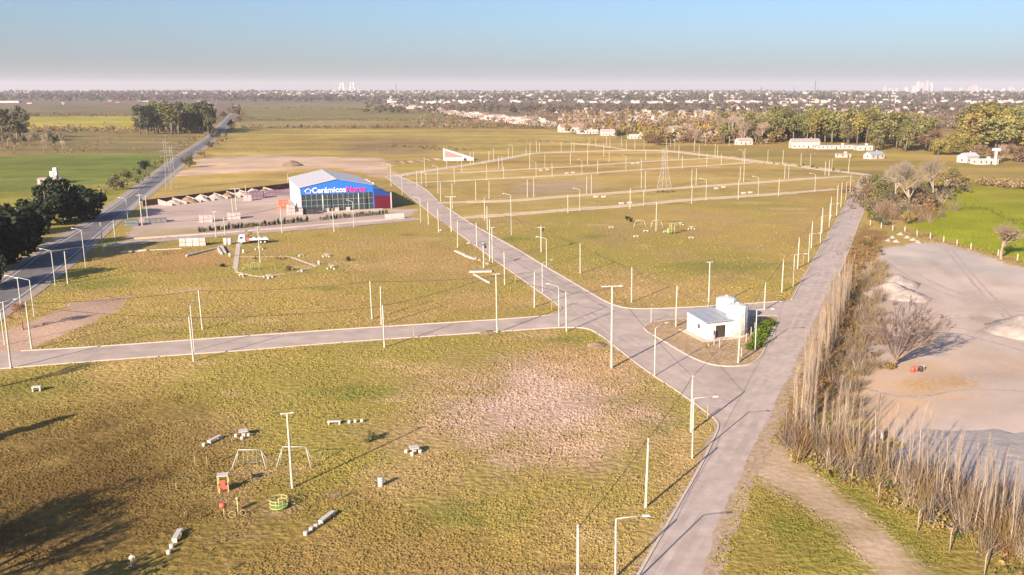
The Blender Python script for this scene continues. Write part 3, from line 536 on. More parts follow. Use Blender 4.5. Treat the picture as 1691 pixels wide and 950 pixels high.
def bare_mesh(seed, depth=5, spread=0.55, up=0.35, r0=0.028, kids=(2, 4), lean=(0, 0, 0), first=0.22, m=None, sides=4):
    rng = random.Random(seed); tr = MB(); tw = MB()
    def grow(p, d, L, r, k):
        q = p + d * L * 0.5 + Vector((rng.gauss(0, 0.04), rng.gauss(0, 0.04), rng.gauss(0, 0.02))) * L; e = p + d * L
        (tr if k == depth else tw).tube([p, q, e], [r, r * 0.85, r * 0.68], sides + 2 if k >= depth - 1 else 3, caps=False)
        if k == 0: return
        for i in range(rng.randint(*kids)):
            a = Vector((rng.gauss(0, 1), rng.gauss(0, 1), rng.gauss(0, 0.6))); nd = (d + a * spread + Vector((0, 0, up)) + Vector(lean) * (0.3 if k < depth else 1)).normalized()
            grow(e if i or k == depth else q.lerp(e, 0.9), nd, L * rng.uniform(0.62, 0.86), r * 0.62, k - 1)
    grow(Vector((0, 0, -0.01)), (Vector((0, 0, 1)) + Vector(lean) * 0.5).normalized(), first, r0, depth)
    allv = tr.v + tw.v; zm = max(v[2] for v in allv)
    for mb in (tr, tw): mb.v = [(a / zm, b / zm, c / zm) for a, b, c in mb.v]
    return tr.mesh('trunk', m or M_BARE), tw.mesh('crown', m or M_BARE)
CR = {}
for lk in LEAF:
    for kd, n, sz in (('round', 1000, 0.030), ('tall', 950, 0.026), ('wide', 1300, 0.032)):
        for v_ in range(2): CR[(lk, kd, v_)] = crown(len(kd) * 131 + v_ * 17 + len(lk) * 7 + ord(lk[0]), kd, LEAF[lk], n, sz)
CR2 = {lk: [crown(77 + i + ord(lk[0]), 'bush', LEAF[lk], 520, 0.06) for i in range(3)] for lk in LEAF}
CONE = [crown(5 + i, 'cone', LEAF['dark'], 900, 0.03) for i in range(2)]
TR = [trunk_mesh(i) for i in range(4)]
BARE = [bare_mesh(40 + i, 5, 0.5, 0.3, 0.020) for i in range(4)]
DENSE = [crown(300 + i, 'wide', LEAF['dark'], 3000, 0.034) for i in range(2)]
def tree(bx, by, h, leafk, shape, label, group, w=1.0, name='tree', loc=None, cat='tree'):
    g = loc or G(bx, by); rz = random.uniform(0, 6.28); t = empty(name, g, rz); s_ = (h * w, h * w, h)
    if leafk == 'bare':
        a, b = random.choice(BARE); put('trunk', a, t, scale=s_); put('crown', b, t, scale=s_)
    else:
        put('trunk', random.choice(TR), t, scale=s_); put('crown', CONE[random.randint(0, 1)] if shape == 'cone' else DENSE[random.randint(0, 1)] if shape == 'dense' else CR[(leafk, shape, random.randint(0, 1))], t, (0, 0, -0.12 * h if shape == 'dense' else 0), scale=s_)
    return tag(t, label, cat, group)
def bush(bx, by, h, leafk, label, group, w=1.0, loc=None, name='bush'):
    g = loc or G(bx, by); o = put(name, random.choice(CR2[leafk]), None, g, random.uniform(0, 6.28), (h * w, h * w, h)); return tag(o, label, 'bush', group)
# ------------------------------------------------------------------ warehouse with the sign
W0 = G(498, 351); WA = R(90 - 67.5); WW, WD = 28.0, 46.0
HE = HT(W0, 310.7); HA = HE + 2.9; HG = HE * 0.72
wh = tag(empty('warehouse', W0, WA), 'white roofed tile warehouse with blue gable sign and glazed front', 'warehouse')
def wbox(name, c, d, m, parent=None): return MB().box(c, d).build(name, m, parent or wh)
mb = MB().quad([(0, 0, HG), (WW, 0, HG), (WW, 0, HE), (WW / 2, 0, HA), (0, 0, HE)]).quad([(0, 0.3, HG), (0, 0.3, HE), (WW / 2, 0.3, HA), (WW, 0.3, HE), (WW, 0.3, HG)]).quad([(0, 0, HG), (0, 0.3, HG), (WW, 0.3, HG), (WW, 0, HG)])
mb.build('gable', M_BLUE, wh)
for i in range(28):                                                     # standing seams of the blue cladding
    x = 0.5 + i; z = HE + (HA - HE) * (1 - abs(x - WW / 2) / (WW / 2)) - 0.05
    wbox('seam', (x, -0.03, (HG + z) / 2), (0.10, 0.06, z - HG), M_BLUE)
M_WALLS = mat('warehouse_wall', (0.44, 0.42, 0.45), var=0.05, scale=0.3)
wbox('side_wall', (0.15, WD / 2, HE / 2), (0.3, WD, HE), M_WALLS); wbox('side_wall', (WW - 0.15, WD / 2, HE / 2), (0.3, WD, HE), M_BLUE)
MB().quad([(0, WD, 0), (0, WD, HE), (WW / 2, WD, HA), (WW, WD, HE), (WW, WD, 0)]).build('back_wall', M_WALLS, wh)
for sx in (0, 1):                                                       # two roof slopes made of sheets
    x0, x1 = (-0.4, WW / 2) if sx == 0 else (WW / 2, WW + 0.4)
    z0, z1 = (HE - 0.08, HA) if sx == 0 else (HA, HE - 0.08)
    for k in range(12):
        y0 = -0.4 + k * (WD + 0.8) / 12; y1 = y0 + (WD + 0.8) / 12 - 0.05; dz = 0.16 + 0.012 * (k % 2)
        MB().quad([(x0, y0, z0 + dz), (x1, y0, z1 + dz), (x1, y1, z1 + dz), (x0, y1, z0 + dz)]).quad([(x0, y0, z0 + dz - 0.1), (x1, y0, z1 + dz - 0.1), (x1, y0, z1 + dz), (x0, y0, z0 + dz)]).build('roof_sheet', M_ROOFW, wh)
MB().box((WW / 2, WD / 2, HA + 0.2), (0.7, WD + 0.8, 0.14)).build('ridge_cap', M_ZINC, wh)
MB().box((-0.35, WD / 2, HE - 0.12), (0.3, WD + 0.6, 0.25)).build('gutter', M_ROOFW, wh)
nx, nz = 14, 3; pw = WW / nx; ph = HG / nz
for i in range(nx):
    for j in range(nz):
        wbox('pane', (pw * (i + 0.5), 0.32, ph * (j + 0.5)), (pw - 0.14, 0.05, ph - 0.14), M_GLASS)
M_MULL = mat('mullion_grey', (0.30, 0.33, 0.36), rough=0.5)
for i in range(nx + 1): wbox('mullion', (min(max(pw * i, 0.1), WW - 0.1), 0.22, HG / 2), (0.12, 0.16, HG), M_MULL)
for j in range(nz + 1): wbox('transom', (WW / 2, 0.20, min(max(ph * j, 0.06), HG - 0.06)), (WW - 0.2, 0.12, 0.11), M_MULL)
wbox('interior_back', (WW / 2, 9, HG / 2), (WW - 0.8, 0.2, HG), M_DARK)
wbox('forecourt', (WW / 2, -2.6, 0.06), (WW + 6, 5.2, 0.12), M_KERB)
for x in (8.0, 21.6): MB().tube([(x, -2.4, 0), (x, -2.4, 6.8)], 0.18, 8).build('column', M_STEEL, wh)
for x in (9.5, 13.2, 17.5): wbox('display_stand', (x, -1.3, 0.75), (1.5, 0.7, 1.3), M_PINK)
# annex on the right: red wall below, blue above, sloping roof
ax, ay = 6.5, 30.0
MB().quad([(WW, -0.05, 0.02), (WW + ax, -0.05, 0.02), (WW + ax, -0.05, 5.0), (WW, -0.05, 5.4)]).build('annex_front', M_RED, wh)
MB().quad([(WW, -0.02, 5.4), (WW + ax, -0.02, 5.0), (WW + ax, -0.02, 5.6), (WW + 3, -0.02, 8.0), (WW, -0.02, 8.4)]).build('annex_fascia', mat('shaded_blue_cladding', (0.015, 0.05, 0.22), rough=0.5), wh)  # blue cladding with shade put into its colour
MB().quad([(WW + ax, 0, 0), (WW + ax, ay, 0), (WW + ax, ay, 5.6), (WW + ax, 0, 5.6)]).build('annex_wall', M_RED, wh)
MB().quad([(WW + 0.05, -0.3, 8.5), (WW + 3, -0.3, 8.1), (WW + 3, ay, 8.1), (WW + 0.05, ay, 8.5)]).quad([(WW + 3, -0.3, 8.1), (WW + ax + 0.2, -0.3, 5.6), (WW + ax + 0.2, ay, 5.6), (WW + 3, ay, 8.1)]).build('annex_roof', M_ROOFW, wh)
wbox('corner_post', (WW + ax + 0.15, -0.2, 3.2), (0.45, 0.3, 6.4), M_PINK)
for y in (12, 20, 27): wbox('roof_vent', (WW + 1.6, y, 8.9), (1.0, 1.4, 0.9), M_WHITE)
# lettering
def text_mesh(body, size, x, z, m, name, bold=0.055):
    cu = bpy.data.curves.new(name, 'FONT'); cu.body = body; cu.size = size; cu.extrude = 0.08; cu.offset = bold; cu.align_x = 'LEFT'; cu.resolution_u = 4
    o = bpy.data.objects.new(name, cu); COL.objects.link(o); bpy.context.view_layer.update()
    me = bpy.data.meshes.new_from_object(o.evaluated_get(bpy.context.evaluated_depsgraph_get())); w = max(v.co.x for v in me.vertices); bpy.data.objects.remove(o)
    me.materials.clear(); me.materials.append(m); p = put(name, me, wh, (x, -0.16, z)); p.rotation_euler = (R(90), 0, 0); return w
zs = HG + 0.50
w1 = text_mesh('Cerámicos', 2.95, 4.3, zs, M_SIGNW, 'lettering'); text_mesh('Norte', 2.95, 4.3 + w1 + 0.15, zs, M_SIGNP, 'lettering')
hx = 3.0
MB().tube([(hx - 1.5, -0.15, zs + 0.8), (hx, -0.15, zs + 1.75), (hx + 1.3, -0.15, zs + 0.9)], 0.14, 4).build('roof_mark', M_SIGNW, wh)
MB().tube([(hx - 0.95, -0.15, zs + 1.0), (hx - 0.95, -0.15, zs + 0.05), (hx + 0.85, -0.15, zs + 0.05), (hx + 0.85, -0.15, zs + 1.0)], 0.12, 4).build('house_mark', M_SIGNW, wh)

# ------------------------------------------------------------------ builders' yard
wa, wb = G(236, 341), G(492, 309.5); wd = (wb - wa); wl = wd.length; wr = math.atan2(wd.y, wd.x)
yw = tag(empty('yard_wall', wa, wr), 'long dark brown wall along the back of the builders yard', 'wall')
npan = int(wl / 3)
for i in range(npan): MB().box(((i + 0.5) * wl / npan, 0, 1.25 + 0.04 * (i % 3)), (wl / npan - 0.06, 0.2, 2.5)).build('panel', M_BROWN, yw)
for i in range(0, npan + 1, 2): MB().box((i * wl / npan, 0.16, 1.35), (0.25, 0.14, 2.7)).build('post', M_PINK, yw)
def heap_mesh(seed, m, n=14, k=5, peak=0.25):
    rng = random.Random(seed); mb = MB(); rings = []
    for j in range(k):
        f = j / k; ring = []
        for i in range(n):
            a = 2 * math.pi * i / n; r = (1 - f) * (1 + rng.gauss(0, 0.10)); ring.append((r * math.cos(a), r * math.sin(a), (f ** 0.9) * (1 + rng.gauss(0, 0.05)) if j else -0.02))
        rings.append(ring)
    mb.v = [p for r in rings for p in r] + [(rng.gauss(0, 0.05), rng.gauss(0, 0.05), 0.97)]; top = len(mb.v) - 1
    for j in range(k - 1):
        for i in range(n): mb.f.append((j * n + i, j * n + (i + 1) % n, (j + 1) * n + (i + 1) % n, (j + 1) * n + i))
    for i in range(n): mb.f.append(((k - 1) * n + i, (k - 1) * n + (i + 1) % n, top))
    mb.m = [0] * len(mb.f); mb.sm = [True] * len(mb.f); return mb.mesh('heap', m)
HS = [heap_mesh(i, M_SAND) for i in range(3)]; HG_ = [heap_mesh(10 + i, M_GRAV, 20, 6) for i in range(3)]; HE_ = [heap_mesh(20 + i, M_EARTH, 16, 5) for i in range(3)]
pd = Vector((math.sin(wr), -math.cos(wr), 0)); wu = wd.normalized()
for i in range(9):
    c = wa + wu * (7 + i * 7.0)
    t = tag(empty('bay_partition', c, wr), f'pale sloping concrete partition of the yard bays, {ordw(i + 1)} from the highway', 'partition wall', 'partition walls of the yard bays')
    MB().quad([(-0.15, -0.3, 0), (-0.15, -9, 0), (-0.15, -9, 0.9), (-0.15, -0.3, 2.3)]).quad([(0.15, -0.3, 0), (0.15, -0.3, 2.3), (0.15, -9, 0.9), (0.15, -9, 0)]).quad([(-0.15, -0.3, 2.3), (-0.15, -9, 0.9), (0.15, -9, 0.9), (0.15, -0.3, 2.3)]).quad([(-0.15, -9, 0), (0.15, -9, 0), (0.15, -9, 0.9), (-0.15, -9, 0.9)]).build('slab', mat('stained_concrete', (0.36, 0.285, 0.25), var=0.3, scale=0.5), t)
    if i < 8:
        q = c + wu * 3.5 + pd * 4.8; sand = i % 3 != 1
        o = put('sand_heap' if sand else 'earth_heap', random.choice(HS if sand else HE_), None, q, random.random() * 6, (3.6, 4.6, random.uniform(1.9, 2.8)))
        tag(o, f"{'pale sand' if sand else 'brown earth'} heap in the {ordw(i + 1)} yard bay from the highway", 'heap', 'heaps in the yard bays')
def pallet_stack(x, y, nx, ny, nz, sz, m, label, rz=WA, jit=0.15):
    t = tag(empty('pallet_stack', G(x, y), rz), label, 'pallet stack', 'stacked goods in the yard'); me = MB().box((0, 0, sz[2] / 2), (sz[0] * 0.94, sz[1] * 0.94, sz[2] * 0.96)).mesh('block', m)
    for i in range(nx):
        for j in range(ny):
            for k in range(nz):
                if k and random.random() < 0.18: break
                put('block', me, t, ((i - nx / 2) * sz[0], (j - ny / 2) * sz[1], k * sz[2]), random.gauss(0, 0.04))
    return t
M_BRICKR = mat('orange_brick', (0.55, 0.17, 0.11), var=0.2, scale=1); M_WRAP = mat('pale_wrapped_goods', (0.46, 0.38, 0.37), var=0.22, scale=1); M_PURP = mat('plum_wrapped_goods', (0.20, 0.13, 0.17), var=0.3, scale=0.6)
pallet_stack(490, 354, 4, 3, 3, (1.4, 1.4, 1.3), M_WRAP, 'pale wrapped pallets stacked before left corner of warehouse')
pallet_stack(471, 344, 3, 3, 3, (1.3, 1.3, 1.1), M_BRICKR, 'orange brick pallets left of the blue warehouse')
pallet_stack(515, 352.5, 4, 2, 1, (1.6, 1.6, 2.0), M_DARK, 'black tanks row under the left front window')
pallet_stack(344, 366, 3, 2, 2, (1.5, 1.5, 1.3), M_WRAP, 'pale goods pile standing mid yard, left of two')
pallet_stack(390, 361, 3, 2, 2, (1.5, 1.5, 1.2), M_WRAP, 'pale goods pile by double lamp pole mid yard')
pallet_stack(424, 327, 5, 2, 2, (1.6, 1.6, 1.4), M_PURP, 'plum wrapped pallets beside the yard back wall')
pallet_stack(412, 331, 2, 2, 2, (1.6, 1.4, 1.2), M_WRAP, 'white pallets left of the plum wrapped pallets')
pallet_stack(455, 322, 9, 1, 2, (2.2, 2.0, 1.2), M_PURP, 'long row of plum wrapped goods beside warehouse')
pallet_stack(262, 366, 4, 2, 1, (1.8, 1.6, 1.3), mat('grey_scrap', (0.18, 0.17, 0.18), var=0.4, scale=1), 'grey scrap heap at the yard entrance')
pallet_stack(222, 372, 3, 3, 2, (1.4, 1.2, 1.0), mat('grey_blue_goods', (0.16, 0.18, 0.20), var=0.4, scale=1), 'blue grey goods beside the transformer pole')
hedge_pts = [G(330 + i * (638 - 330) / 57, 383.5 - i * (383.5 - 353.5) / 57) for i in range(58)]
for i, p in enumerate(hedge_pts):
    if 34 <= i <= 36: continue
    o = put('hedge_shrub', random.choice(CR2['dark' if random.random() < 0.5 else 'olive']), None, p + Vector((random.gauss(0, 0.12), random.gauss(0, 0.12), 0)), random.random() * 6, (1.0, 1.0, random.uniform(1.9, 3.0)))
    tag(o, f'small dark hedge conifer before the warehouse, {ordw(i + 1)} from the left', 'shrub', 'hedge shrubs before the warehouse')
ga, gb = G(636, 362), G(667, 360.5); gt = tag(empty('sliding_gate', ga, math.atan2((gb - ga).y, (gb - ga).x)), 'low pinkish panel gate right of the hedge row', 'gate')
gl = (gb - ga).length
for i in range(3): MB().box((gl * (i + 0.5) / 3, 0, 0.95), (gl / 3 - 0.1, 0.08, 1.8)).build('panel', M_PINK, gt)
for i in range(4): MB().box((gl * i / 3, 0, 1.0), (0.14, 0.14, 2.1)).build('post', M_STEEL, gt)
for i, (pa, pb, lab) in enumerate([((222, 395.5), (352, 386.8), 'low pale kerb wall along the yard, left half'), ((352, 386.8), (668, 361.5), 'low pale kerb wall along the yard below the hedge')]):
    a, b = G(*pa), G(*pb); o = strip('low_wall', [a, b], 0.4, M_KERB, h=0.5, kind=None); tag(o, lab, 'wall')

# ------------------------------------------------------------------ water tanks and pump house on the island
fa, fl, fr = G(1165, 562), G(1130, 547), G(1200, 558)
ux = (fr - fa); uy = (fl - fa); hw_ = ux.length; hd = uy.length; ra = math.atan2(ux.y, ux.x); ua = ux.normalized(); ub = Vector((-ua.y, ua.x, 0))
ph_ = tag(empty('pump_house', fa + Vector((0, 0, 0.1)), ra), 'small white pump house with grey sheet roof beside tanks', 'building')
hl = 3.4; hr = 3.9
dx0, dx1 = 2.2, 4.2; hw_ = max(hw_, 6.0); hd = max(hd, 6.5)
front = [[(0, 0, 0), (dx0, 0, 0), (dx0, 0, 2.5), (0, 0, 2.5)], [(dx1, 0, 0), (hw_, 0, 0), (hw_, 0, 2.5), (dx1, 0, 2.5)], [(0, 0, 2.5), (hw_, 0, 2.5), (hw_, 0, hl), (0, 0, hl)]]
mb = MB()
for q in front: mb.quad(q)
mb.quad([(0, 0, 0), (0, 0, hl), (0, hd, hr), (0, hd, 0)]).quad([(hw_, 0, 0), (hw_, hd, 0), (hw_, hd, hr), (hw_, 0, hl)]).quad([(0, hd, 0), (0, hd, hr), (hw_, hd, hr), (hw_, hd, 0)])
mb.build('wall', M_WHITE, ph_)
MB().box(((dx0 + dx1) / 2, 0.35, 1.25), (dx1 - dx0, 0.06, 2.5)).build('door', M_DOOR, ph_)
MB().box((-0.01, 2.6, 2.0), (0.08, 0.7, 0.8)).build('window', M_DOOR, ph_)
for i in range(7):
    x0 = -0.4 + i * (hw_ + 0.8) / 7; x1 = x0 + (hw_ + 0.8) / 7 - 0.03; dz = 0.05 + 0.02 * (i % 2)
    MB().quad([(x0, -0.5, hl + dz - 0.03), (x1, -0.5, hl + dz - 0.03), (x1, hd + 0.4, hr + dz + 0.03), (x0, hd + 0.4, hr + dz + 0.03)]).quad([(x0, -0.5, hl + dz - 0.13), (x1, -0.5, hl + dz - 0.13), (x1, -0.5, hl + dz - 0.03), (x0, -0.5, hl + dz - 0.03)]).build('roof_sheet', M_ZINC, ph_)
MB().box((hw_ / 2, hd / 2 - 0.2, 0.03), (hw_ + 2.4, hd + 2.6, 0.12)).build('apron', M_KERB, ph_)
MB().box((1.0, -0.5, 1.0), (0.25, 0.9, 2.0)).build('buttress', M_WHITE, ph_)
tk = G(1216.5, 553); r_t = 2.1; h_t = HT(tk, 505)
tk2 = G(1198.5, 541); h_t2 = HT(tk2, 493)
for c, h, lab in ((tk, h_t, 'white cylindrical water tank in front, right of the pump house'), (tk2, h_t2, 'white cylindrical water tank standing behind the front tank')):
    t = tag(empty('water_tank', c + Vector((0, 0, 0.1))), lab, 'water tank', 'water tanks on the island')
    MB().lathe([(r_t + 0.25, 0), (r_t + 0.25, 0.25), (r_t + 0.2, 0.28)], 36).build('plinth', M_KERB, t)
    MB().lathe([(r_t, 0.26), (r_t, h * 0.98), (r_t - 0.12, h)], 36).build('shell', M_TANK, t)
    MB().lathe([(r_t - 0.12, h - 0.02), (r_t - 0.5, h + 0.12), (0.4, h + 0.42), (0.35, h + 0.42)], 36).build('lid', M_TANK, t)
    MB().lathe([(0.32, h + 0.40), (0.32, h + 0.60), (0.2, h + 0.64)], 14).build('hatch', M_TANK, t)
    for k in range(1, 4): MB().lathe([(r_t + 0.01, h * k / 4 - 0.04), (r_t + 0.04, h * k / 4), (r_t + 0.01, h * k / 4 + 0.04)], 36).build('hoop', M_TANK, t)
    MB().tube([(r_t * 0.5, -r_t * 0.95, 0.2), (r_t * 0.5, -r_t * 0.98, h + 0.2)], 0.06, 6).build('pipe', M_LAMP, t)
for i, (x, y, h) in enumerate([(1170, 572, 1.6), (1179, 570, 1.8), (1188, 576, 1.7), (1240, 557, 1.9), (1246, 548, 1.8), (1224, 590, 1.7), (1075, 534, 3.2), (1232, 566, 1.7)]):
    o = MB().box((0, 0, h / 2), (0.14, 0.14, h), 0.3, 0.8).build('fence_stake', M_PINK, None, G(x, y) + Vector((0, 0, 0.1)))
    tag(o, f'thin grey fence stake on the tank island, {ordw(i + 1)} of its ring', 'stake', 'fence stakes around the tanks')
ivy = [(1246, 574, 1.1), (1251, 566, 1.3), (1256, 558, 1.4), (1261, 550, 1.4), (1266, 541, 1.3), (1254, 573, 0.9), (1240, 578, 1.0), (1263, 556, 1.0), (1270, 538, 1.2)]
for i, (x, y, h) in enumerate(ivy): bush(x, y, h * 1.5, 'lush', f'bright green creeper bush behind the tanks, {ordw(i + 1)} of the clump', 'creeper bushes by the tanks', 1.3, loc=G(x, y) + Vector((0, 0, 0.1)))

# ------------------------------------------------------------------ playgrounds
def bench_set(b0, b1, stools, name_words):
    a, b = G(*b0), G(*b1); d = b - a; L = d.length; rz = math.atan2(d.y, d.x); o = tag(empty('concrete_bench', (a + b) / 2, rz), 'pale concrete bench ' + name_words, 'bench', 'concrete benches')
    L = min(max(L, 1.6), 2.6)
    MB().box((0, 0, 0.44), (L, 0.55, 0.14)).build('seat', M_BENCH, o)
    for s_ in (-1, 1): MB().box((s_ * (L / 2 - 0.18), 0, 0.185), (0.22, 0.5, 0.37)).build('leg', M_BENCH, o)
    for i, (x, y) in enumerate(stools): stool(x, y, f'{ordw(i + 1)} concrete stool beside the bench {name_words}')
ME_ST = MB().lathe([(0.20, 0), (0.24, 0.06), (0.24, 0.40), (0.20, 0.45)], 12).mesh('concrete_stool', M_BENCH)
def stool(x, y, lab): tag(put('concrete_stool', ME_ST, None, G(x, y)), lab, 'stool', 'concrete stools')
def table_set(x, y, stools, words_):
    t = tag(empty('concrete_table', G(x, y), 0.4), 'pale concrete table ' + words_, 'table', 'concrete tables')
    MB().box((0, 0, 0.77), (1.15, 1.15, 0.12)).build('table_top', M_BENCH, t); MB().box((0, 0, 0.36), (0.45, 0.45, 0.71)).build('pedestal', M_BENCH, t)
    for i, (a, b) in enumerate(stools): stool(a, b, f'concrete stool {ordw(i + 1)} from left at table {words_}')
def swing(x0, x1, y, ty, lean, label, seats=2, m=None):
    m = m or M_STEEL; a, b = G(x0, y), G(x1, y); c = (a + b) / 2; L = (b - a).length; h = HT(c, ty); t = tag(empty('swing_frame', c, math.atan2((b - a).y, (b - a).x)), label, 'swing', 'swing frames')
    MB().tube([(-L / 2, 0, h), (L / 2, 0, h)], 0.06, 6).build('top_bar', m, t)
    for s_ in (-1, 1):
        for q in (-1, 1): MB().tube([(s_ * L / 2, 0, h), (s_ * (L / 2 + lean), q * 0.75, 0)], 0.055, 6).build('leg', m, t)
    for i in range(seats):
        x = (i - (seats - 1) / 2) * L / (seats + 0.4)
        s_ = MB().box((x, 0, 0.5), (0.55, 0.22, 0.05)).build('seat', M_DARK, t)
        for q in (-1, 1): MB().tube([(x + q * 0.25, 0, 0.5), (x + q * 0.25, 0, h)], 0.016, 4).build('chain', M_LAMP, s_)
swing(396, 433, 772, 743, 0.75, 'white swing frame left of the double lamp pole, two seats hanging')
swing(469, 507, 770, 738, 0.75, 'empty white swing frame behind the double lamp pole', 0)
bench_set((345, 734), (364, 724), [(337, 737)], 'near the left swing frame')
table_set(402, 720, [(390, 722), (400, 726), (411, 721)], 'behind the left swing frame')
bench_set((541, 701), (563, 700), [(577, 699), (587, 698), (598, 697)], 'right of the swings by the round bush')
bench_set((529, 867), (551, 850), [(522, 872), (514, 877), (505, 884)], 'below the green merry go round')
bench_set((288, 897), (298, 880), [(284, 905), (279, 915)], 'nearest the person in white')
table_set(684, 748, [(671, 748), (681, 752), (694, 748)], 'standing alone in the middle of near field')
t = tag(empty('concrete_arch_seat', G(61, 646), 0.3), 'pale concrete arch seat alone at left field edge', 'bench')
MB().box((0, 0, 0.75), (1.3, 0.7, 0.16)).build('seat', M_BENCH, t); [MB().box((s_ * 0.5, 0, 0.33), (0.2, 0.65, 0.67)).build('leg', M_BENCH, t) for s_ in (-1, 1)]
o = tag(empty('litter_bin', G(629, 803)), 'pale concrete cylinder litter bin alone in near field', 'bin'); MB().lathe([(0.30, 0), (0.33, 0.05), (0.33, 0.95), (0.28, 1.0)], 14).build('body', M_BENCH, o); MB().lathe([(0.36, 0.97), (0.36, 1.06), (0.2, 1.07)], 14).build('rim', M_BENCH, o)
# red play panel
t = tag(empty('play_house', G(370, 810), 0.25), 'red and cream climbing play house left of the swings', 'play house')
for s_ in (-1, 1):
    for q in (-1, 1): MB().box((s_ * 0.55, q * 0.45, 1.05), (0.1, 0.1, 2.1)).build('post', M_PLAYY, t)
MB().box((0, 0, 0.55), (1.1, 0.9, 0.5)).build('red_box', M_PLAYR, t); MB().box((0, -0.47, 1.15), (0.5, 0.06, 0.7)).build('panel', M_PLAYR, t)
MB().box((0, 0, 2.0), (1.25, 1.05, 0.1)).build('roof', M_BENCH, t); MB().tube([(-0.35, -0.3, 0.8), (-0.35, -1.0, 0.05)], 0.05, 6).build('ladder_rail', M_PLAYY, t)
# spinner toy
t = tag(empty('spinner_toy', G(394, 853), 0.2), 'yellow post spinner toy with red seat before play house', 'play equipment')
MB().tube([(0, 0, 0), (0, 0, 2.1)], 0.07, 8).build('post', M_PLAYY, t); MB().lathe([(0.16, 2.05), (0.2, 2.15), (0.1, 2.3)], 10).build('cap', M_PLAYY, t)
ring = [(0.38 * math.cos(a), -0.25, 0.42 + 0.36 * math.sin(a)) for a in np.linspace(0, 2 * math.pi, 13)]
MB().tube([(p[0] - 0.6, p[1], p[2]) for p in ring], 0.03, 5).build('hoop', M_PLAYY, t); MB().tube([(p[0] * 0.8 + 0.5, p[1] + 0.2, p[2]) for p in ring], 0.03, 5).build('hoop', M_PLAYY, t)
MB().tube([(-1.5, 0.1, 0), (-1.5, 0.1, 1.1)], 0.05, 6).build('seat_post', M_PLAYY, t); MB().lathe([(0.05, 1.05), (0.33, 1.2), (0.38, 1.5), (0.25, 1.75)], 12, (-1.6, 0.1)).build('seat', M_PLAYR, t)
# merry go round
t = tag(empty('merry_go_round', G(461, 839)), 'green and yellow merry go round at the swings foot', 'play equipment')
MB().lathe([(0.95, 0.18), (1.0, 0.22), (1.0, 0.30), (0.95, 0.32)], 24).build('platform', M_PLAYG, t); MB().lathe([(0.08, 0), (0.08, 1.1)], 10).build('pivot', M_PLAYY, t)
for z in (0.75, 1.15): MB().tube([(0.98 * math.cos(a), 0.98 * math.sin(a), z) for a in np.linspace(0, 2 * math.pi, 21)], 0.05, 5).build('rail', M_PLAYY, t)
for k in range(8): MB().tube([(0.98 * math.cos(k * 0.785), 0.98 * math.sin(k * 0.785), 0.3), (0.98 * math.cos(k * 0.785), 0.98 * math.sin(k * 0.785), 1.15)], 0.04, 5).build('upright', M_PLAYG if k % 2 else M_PLAYY, t)
# saplings and stakes
def sapling(x, y, ty, lab, leafy=True):
    g = G(x, y); h = HT(g, ty); t = tag(empty('sapling', g, random.random() * 6), lab, 'sapling', 'staked saplings')
    MB().tube([(0, 0, 0), (0.05, 0, h * 0.6), (0, 0.04, h)], [0.035, 0.025, 0.01], 5).build('stem', M_WOOD, t); MB().tube([(0.25, 0, 0), (0.2, 0, h * 0.75)], 0.045, 5).build('stake', M_WOOD, t)
    for k in range(5):
        a = k * 1.9; z = h * (0.5 + 0.1 * k); MB().tube([(0, 0, z), (math.cos(a) * 0.3, math.sin(a) * 0.3, z + 0.3)], [0.015, 0.006], 3).build('twig', M_WOOD, t)
    if leafy: put('crown', random.choice(CR2['dry' if random.random() < 0.6 else 'olive']), t, (0, 0, h * 0.62), 0, (0.35, 0.35, 0.5))
for i, (x, y, ty) in enumerate([(321.6, 773, 747), (310, 809, 777), (332, 808, 784), (342, 770, 745), (514.6, 695, 672), (290, 808, 798), (308.5, 853, 842), (325, 859, 850), (436, 707, 698), (383, 732, 724)]):
    sapling(x, y, ty, f'thin staked sapling near the swings, {ordw(i + 1)} of the ten planted', i in (1, 3, 7))
bush(614, 728, 1.7, 'green', 'round dark green bush right of the swings', 'field bushes', 0.9); bush(605, 730, 1.0, 'olive', 'low olive bush left of the round dark bush', 'field bushes', 0.9)
for x, y in [(541, 822), (552, 828), (375, 945), (560, 825)]: tag(put('dead_bush', BARE[random.randint(0, 3)][1], None, G(x, y), random.random() * 6, (1.3, 1.3, 1.0)), {541: 'dry bare bush above the lower right bench', 552: 'dry bare bush beside the leftmost dry bush of three', 375: 'dry twiggy bush at bottom edge of near field', 560: 'small dry bush rightmost above the lower bench'}[x], 'bush', 'dry bushes')
# middle playground with its path
pth = smooth(GP([(395, 396), (391, 424), (388, 449), (402, 452), (419, 456), (436, 457), (469, 452)]), 1)
strip('playground_path', pth[:5], 1.3, M_KERB, h=0.07); strip('playground_path', pth[4:], 0.75, M_KERB, h=0.06)
strip('playground_path', GP([(492, 448.5), (523, 440), (479, 424)]), 0.75, M_KERB, h=0.06); strip('playground_path', GP([(479, 424), (440, 424), (395, 424.5)]), 0.3, M_KERB, h=0.05)
table_set(539, 424, [(534, 425), (544, 425)], 'right of the path loop, farther one')
table_set(547, 443, [(541, 445), (552, 445)], 'right of the path loop, nearer one')
table_set(443, 459, [(436, 459), (443, 461), (450, 459)], 'on the front edge of the path loop')
table_set(428, 412, [(422, 413), (434, 413)], 'below the crane truck')
bench_set((494, 424), (501, 423), [], 'at the back of the path loop'); bench_set((396, 456), (403, 457), [], 'at the left corner of the path loop'); bench_set((498, 449), (505, 447.5), [], 'at the right front of the path loop')
swing(416, 427, 446, 434, 0.6, 'greenish swing frame inside the path loop', 2, M_PLAYG); swing(404, 414, 447, 438, 0.5, 'low greenish frame left inside the path loop', 1, M_PLAYG)
